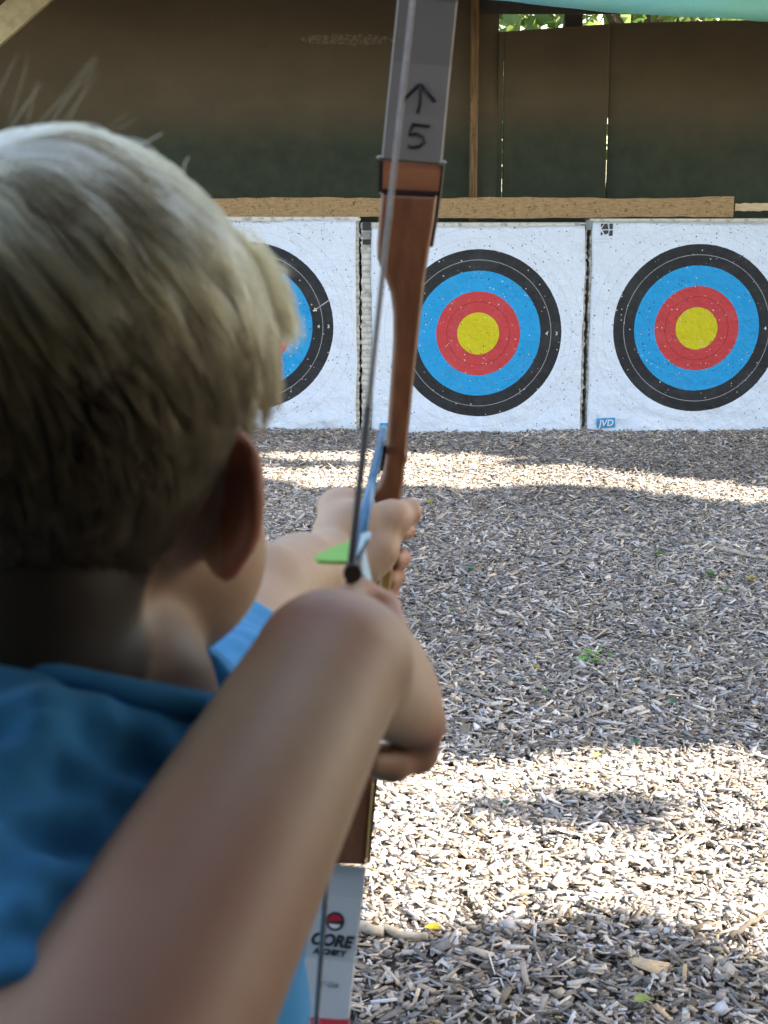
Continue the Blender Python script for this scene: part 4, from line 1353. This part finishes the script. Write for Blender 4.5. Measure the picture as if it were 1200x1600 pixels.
def limb(name, line, widths, mat, th=0.0065):
    """a flat limb through (px, py, d) stations, its face towards the archer"""
    pts = [np.array(P(*q)) for q in line]
    n = len(pts); V, F = [], []
    frames = []
    for i in range(n):
        tdir = pts[min(i + 1, n - 1)] - pts[max(i - 1, 0)]; tdir /= np.linalg.norm(tdir)
        wdir = np.cross(tdir, BF); wdir /= np.linalg.norm(wdir)
        if wdir[0] < 0: wdir = -wdir
        nd = np.cross(wdir, tdir); nd /= np.linalg.norm(nd)
        if nd @ BF > 0: nd = -nd          # towards the archer
        frames.append((pts[i], tdir, wdir, nd))
        w = widths[i] / 2; e = 0.0012
        for a, b in ((-w, -th), (-w, -e), (-w + e, 0), (w - e, 0), (w, -e), (w, -th)):
            V.append(pts[i] + wdir * a + nd * b)
    for i in range(n - 1):
        for s in range(6):
            s2 = (s + 1) % 6
            F.append((i * 6 + s, i * 6 + s2, (i + 1) * 6 + s2, (i + 1) * 6 + s))
    F += [tuple(range(5, -1, -1)), tuple((n - 1) * 6 + s for s in range(6))]
    me = bpy.data.meshes.new(name); me.from_pydata([tuple(v) for v in V], [], F); me.update()
    bm = bmesh.new(); bm.from_mesh(me); bmesh.ops.recalc_face_normals(bm, faces=bm.faces); bm.to_mesh(me); bm.free()
    return link(name, me, mat, bow), frames
up_limb, uf = limb('limb', [(643.5, 251, 1.172), (650, 180, 1.172), (658, 100, 1.17), (668, 0, 1.16), (681, -150, 1.12), (694, -330, 1.07), (706, -500, 1.01), (713, -600, .98), (718, -660, .975), (722, -700, .985)],
                   [.0465, .0462, .046, .0455, .042, .036, .029, .024, .020, .016], M_LIMB_UP)
lo_limb, lf = limb('limb', [(529, 1352, 1.172), (524, 1400, 1.17), (518, 1450, 1.165), (512, 1500, 1.16), (507, 1550, 1.15), (502, 1600, 1.14), (490, 1740, 1.10), (474, 1930, 1.04), (458, 2130, .99), (448, 2230, .97), (442, 2290, .975)],
                   [.0425, .0425, .042, .042, .0415, .041, .038, .032, .025, .020, .016], M_LIMB_LO)
up_limb['label'] = 'grey upper limb marked with an arrow and the number 5'
lo_limb['label'] = 'pale lower limb printed with a round emblem and lettering'
def limb_at(frames, py):
    ys = [800 - (np.dot(f[0] - C_LOC, C_UP) / np.dot(f[0] - C_LOC, C_FW)) * FPX for f in frames]
    for i in range(len(ys) - 1):
        if (ys[i] - py) * (ys[i + 1] - py) <= 0:
            u = (py - ys[i]) / (ys[i + 1] - ys[i])
            return [frames[i][q] * (1 - u) + frames[i + 1][q] * u for q in range(4)]
    return frames[0]
def stroke(frames, pts, w, name, mat, parent, lift=0.0006):
    """hand drawn line on a limb: points as (metres right, photo row)"""
    P3 = []
    for x, y in pts:
        p, td, wd, nd = limb_at(frames, y)
        P3.append(p + wd * x + nd * lift)
    return link(name, tube_mesh(name, P3, w, 6), mat, parent)
pxm = 1.17 / FPX
stroke(uf, [(0.001, 176), (0.002, 160), (0.0015, 145), (0.001, 133)], .0012, 'ink_arrow', M_INK, up_limb)
stroke(uf, [(-.0105, 157), (-.006, 146), (-.001, 133), (0.002, 131), (.007, 142), (.0135, 156)], .0013, 'ink_arrow', M_INK, up_limb)
stroke(uf, [(.0115, 195), (.004, 194.5), (-.002, 194), (-.003, 203), (-.004, 211), (.002, 208), (.007, 213), (.008, 221), (.004, 228), (-.001, 230), (-.004, 228)], .0012, 'ink_number', M_INK, up_limb)
# printed emblem, name and size line on the lower limb
def limb_patch(frames, py, xoff, poly, name, mat, parent, lift):
    p, td, wd, nd = limb_at(frames, py)
    upv = -td if (-td) @ C_UP > 0 else td
    bm = bmesh.new()
    vs = [bm.verts.new(p + wd * (xoff + a) + upv * b + nd * lift) for a, b in poly]
    f = bm.faces.new(vs)
    r = bmesh.ops.extrude_face_region(bm, geom=[f])
    bmesh.ops.translate(bm, verts=[v for v in r['geom'] if isinstance(v, bmesh.types.BMVert)], vec=Vector(nd) * 0.0002)
    return link(name, from_bm(name, bm), mat, parent)
disc = lambda r_, a0=0, a1=360, n=28: [(r_ * math.cos(math.radians(a0 + (a1 - a0) * i / n)), r_ * math.sin(math.radians(a0 + (a1 - a0) * i / n))) for i in range(n + (0 if a1 - a0 == 360 else 1))]
EX = .002
em = limb_patch(lf, 1439, EX, disc(.0070), 'emblem', M_PRINT, lo_limb, .0004)
limb_patch(lf, 1439, EX, disc(.0052, 10, 190) , 'emblem_top', M_RED, em, .0007)
limb_patch(lf, 1439, EX, [(x, y - .0005) for x, y in disc(.0048, 200, 340)], 'emblem_bottom', M_WHITEP, em, .0007)
p, td, wd, nd = limb_at(lf, 1470)
link('maker_lettering', text_mesh('maker_lettering', 'CORE', .0118, p + wd * .0005 + nd * .0005, wd, np.cross(nd, wd), 0.25, .0006, .0001), M_PRINT, lo_limb)
p, td, wd, nd = limb_at(lf, 1488)
link('maker_lettering', text_mesh('maker_lettering', 'ARCHERY', .0054, p + wd * .0005 + nd * .0005, wd, np.cross(nd, wd), 0.15, .0004, .0001), M_PRINT, lo_limb)
p, td, wd, nd = limb_at(lf, 1538)
link('size_lettering', text_mesh('size_lettering', '62"-22#', .0052, p + wd * .0015 + nd * .0005, wd, np.cross(nd, wd), 0, 0, .0001), simple('grey_print', (.12, .14, .15), .5), lo_limb)
p, td, wd, nd = limb_at(lf, 1597)
limb_patch(lf, 1606, 0, [(-.0204, -.011), (.0204, -.011), (.0204, .009), (-.0204, .009)], 'red_band', M_RED, lo_limb, .0004)

# string: pulled to the nock, strung to both tips
tipU = uf[-1][0] + uf[-1][3] * .003; tipL = lf[-1][0] + lf[-1][3] * .003
NS_ = NOCK - ADIR * 0.001 - C_RT * 0.0012
def seg_(a, b, n): return [a + (b - a) * i / n for i in range(n + 1)]
link('string', tube_mesh('string', seg_(tipU, NS_, 6) + seg_(NS_, tipL, 6)[1:], 0.0014, 8), M_STRING, bow)
dU = (tipU - NS_) / np.linalg.norm(tipU - NS_); dL = (tipL - NS_) / np.linalg.norm(tipL - NS_)
link('serving', tube_mesh('serving', [NS_ + dU * .085, NS_ + dU * .012, NS_, NS_ + dL * .05, NS_ + dL * .11], 0.0017, 8), M_SERVING, bow)

# nocked arrow
arw = empty('arrow', tuple(NOCK), 'blue arrow with a green vane, nocked on the string of the drawn bow', 'arrow', 'arrows')
link('shaft', tube_mesh('shaft', [NOCK + ADIR * .012, NOCK + ADIR * .60], 0.0033, 14), M_SHAFT, arw)
link('point', tube_mesh('point', [NOCK + ADIR * .60, NOCK + ADIR * .612, NOCK + ADIR * .63], [.0034, .0032, .0006], 14), M_STEEL, arw)
nk_ = link('nock', tube_mesh('nock', [NOCK - ADIR * .004, NOCK + ADIR * .004, NOCK + ADIR * .018], [.0042, .0044, .0037], 12), M_NOCK, arw)
for out_, mat_ in ((-C_RT + C_UP * .0, M_VANE_G), (C_RT * .5 + C_UP * .87, M_VANE_B), (C_RT * .5 - C_UP * .87, M_VANE_B)):
    o_ = out_ - ADIR * (out_ @ ADIR); o_ /= np.linalg.norm(o_)
    link('vane', vane_mesh(NOCK + ADIR * .085 + o_ * .003, NOCK + ADIR * .022 + o_ * .003, o_, .0165 if mat_ is M_VANE_G else .011), mat_, arw)

# ------------------------------------------------------------------ small things on the range floor
def ground_leaf(px, py, size, col, label, seed):
    g = on_ground(px, py); z = float(ground_height(g[0], g[1])) + 0.022
    r = random.Random(seed)
    bm = bmesh.new()
    prof = [(0, 0), (.22, .28), (.5, .40), (.78, .24), (1, 0)]
    yaw = r.uniform(0, 6.28); curl = r.uniform(.1, .35)
    def pt(u, w, sgn, dz):
        x = (u - .5) * size; y = w * size * sgn
        return bm.verts.new((g[0] + x * math.cos(yaw) - y * math.sin(yaw), g[1] + x * math.sin(yaw) + y * math.cos(yaw), z + abs(y) * .5 + curl * x * x / size + dz))
    mid_ = [pt(u, 0, 1, 0) for u, w in prof]
    for sgn in (1, -1):
        side = [pt(u, w, sgn, 0) for u, w in prof[1:-1]]
        ch = [mid_[0]] + side + [mid_[-1]]
        for i in range(len(ch) - 1):
            a, b, c_, d_ = mid_[i], mid_[i + 1], ch[i + 1], ch[i]
            vs = []
            for v_ in (a, b, c_, d_):
                if v_ not in vs: vs.append(v_)
            f = bm.faces.new(vs if sgn < 0 else list(reversed(vs)))
    bmesh.ops.solidify(bm, geom=list(bm.faces), thickness=0.0008)
    o = link('fallen_leaf', from_bm('fallen_leaf', bm), col)
    tag(o, label, 'leaf', 'leaves lying on the chips')
LY = simple('leaf_yellow', (0.62, 0.52, 0.05), .6); LG = simple('leaf_fresh', (0.13, 0.30, 0.06), .6); LT = simple('leaf_teal', (0.10, 0.28, 0.17), .6); LP = simple('leaf_pale', (0.40, 0.52, 0.16), .6)
for i_, (x, y, s, m_, lb) in enumerate((
    (674, 790, .050, LY, 'bright yellow leaf just right of the bow hand'),
    (1176, 914, .045, LY, 'pale yellow leaf at the far right edge of the shaded chips'),
    (1133, 931, .035, LP, 'small yellow green leaf below the long pale stick'),
    (735, 901, .040, LT, 'teal green leaf right of the lower fingers of the bow hand'),
    (1030, 875, .045, LG, 'green leaf on open shaded chips under the middle of the emblem target'),
    (1108, 906, .045, LG, 'dark green leaf between the long pale stick and a yellow leaf'),
    (1050, 1106, .035, LT, 'green leaf alone on grey chips well below the green weed'),
    (992, 1168, .034, LT, 'teal leaf next to the edge of the sunlit chips'),
    (932, 1194, .034, LP, 'yellow green leaf lying where the near sun patch begins'),
    (850, 1095, .026, LG, 'small olive leaf right of the drawing elbow on shaded chips'),
    (815, 1075, .022, LT, 'tiny green leaf nearest the drawing hand'),
    (838, 1053, .024, LY, 'tiny orange yellow leaf above the olive leaf'),
    (676, 1479, .034, LY, 'yellow leaf beside the thick stick near the lower limb'),
    (1004, 1592, .034, LP, 'pale green leaf at the bottom edge of the picture'),
    (790, 1272, .022, LT, 'small bluish leaf in the dark strip between two sun patches'),
    (706, 965, .022, LP, 'light green leaf right of the drawing fingers'))):
    ground_leaf(x, y, s, m_, lb, 100 + i_)
# low weed
g = on_ground(930, 1030); z0 = float(ground_height(g[0], g[1])) + .012
V, F = [], []
r = random.Random(4)
for i_ in range(26):
    cx_, cy_ = g[0] + r.uniform(-.055, .055), g[1] + r.uniform(-.05, .05)
    a = r.uniform(0, 6.28); L = r.uniform(.010, .022); w = L * .4; zz = z0 + r.uniform(.004, .022)
    ca, sa = math.cos(a), math.sin(a); b = len(V)
    for u, v_, h_ in ((-L, 0, 0), (0, w, .004), (L, 0, .002), (0, -w, .004)):
        V += [(cx_ + u * ca - v_ * sa, cy_ + u * sa + v_ * ca, zz + h_), (cx_ + u * ca - v_ * sa, cy_ + u * sa + v_ * ca, zz + h_ - .0007)]
    F += [(b, b + 2, b + 4, b + 6), (b + 7, b + 5, b + 3, b + 1)] + [(b + 2 * k_, b + 2 * k_ + 1, b + (2 * k_ + 3) % 8, b + (2 * k_ + 2) % 8) for k_ in range(4)]
me = bpy.data.meshes.new('weed'); me.from_pydata(V, [], F); me.update()
wd_ = link('weed', me, simple('weed_green', (0.10, 0.30, 0.05), .6, .3, 90))
tag(wd_, 'small green weed growing through the shaded wood chips', 'weed')
# sticks
def stick(p0, p1, rad_, col, label, seed):
    a, b = on_ground(*p0), on_ground(*p1)
    a[2] = float(ground_height(a[0], a[1])) + .02; b[2] = float(ground_height(b[0], b[1])) + .022
    r = random.Random(seed); n = 9; pts, rs = [], []
    for k_ in range(n + 1):
        u = k_ / n
        pts.append(a + (b - a) * u + np.array([r.uniform(-1, 1), r.uniform(-1, 1), r.uniform(-.3, .6)]) * rad_ * .7)
        rs.append(rad_ * (1 - .35 * u) * r.uniform(.85, 1.15))
    o = link('stick', tube_mesh('stick', pts, rs, 8), wood('stick_bark', col, (3, 3, 3), 20, .9, .3))
    tag(o, label, 'stick', 'sticks lying on the chips')
stick((560, 1474), (663, 1492), .011, (.38, .33, .27), 'thick pale stick lying beside the lower limb of the bow', 1)
stick((1118, 866), (1196, 884), .010, (.42, .37, .30), 'long pale stick on shaded chips below the emblem target', 2)
stick((1128, 848), (1098, 838), .006, (.30, .25, .2), 'short thin stick above the long pale stick', 3)
stick((1140, 1490), (1196, 1450), .006, (.09, .075, .06), 'thin dark twig at the right end of the near sun patch', 4)
stick((955, 844), (990, 847), .009, (.42, .37, .30), 'short pale stick in the middle of the shaded chips', 5)
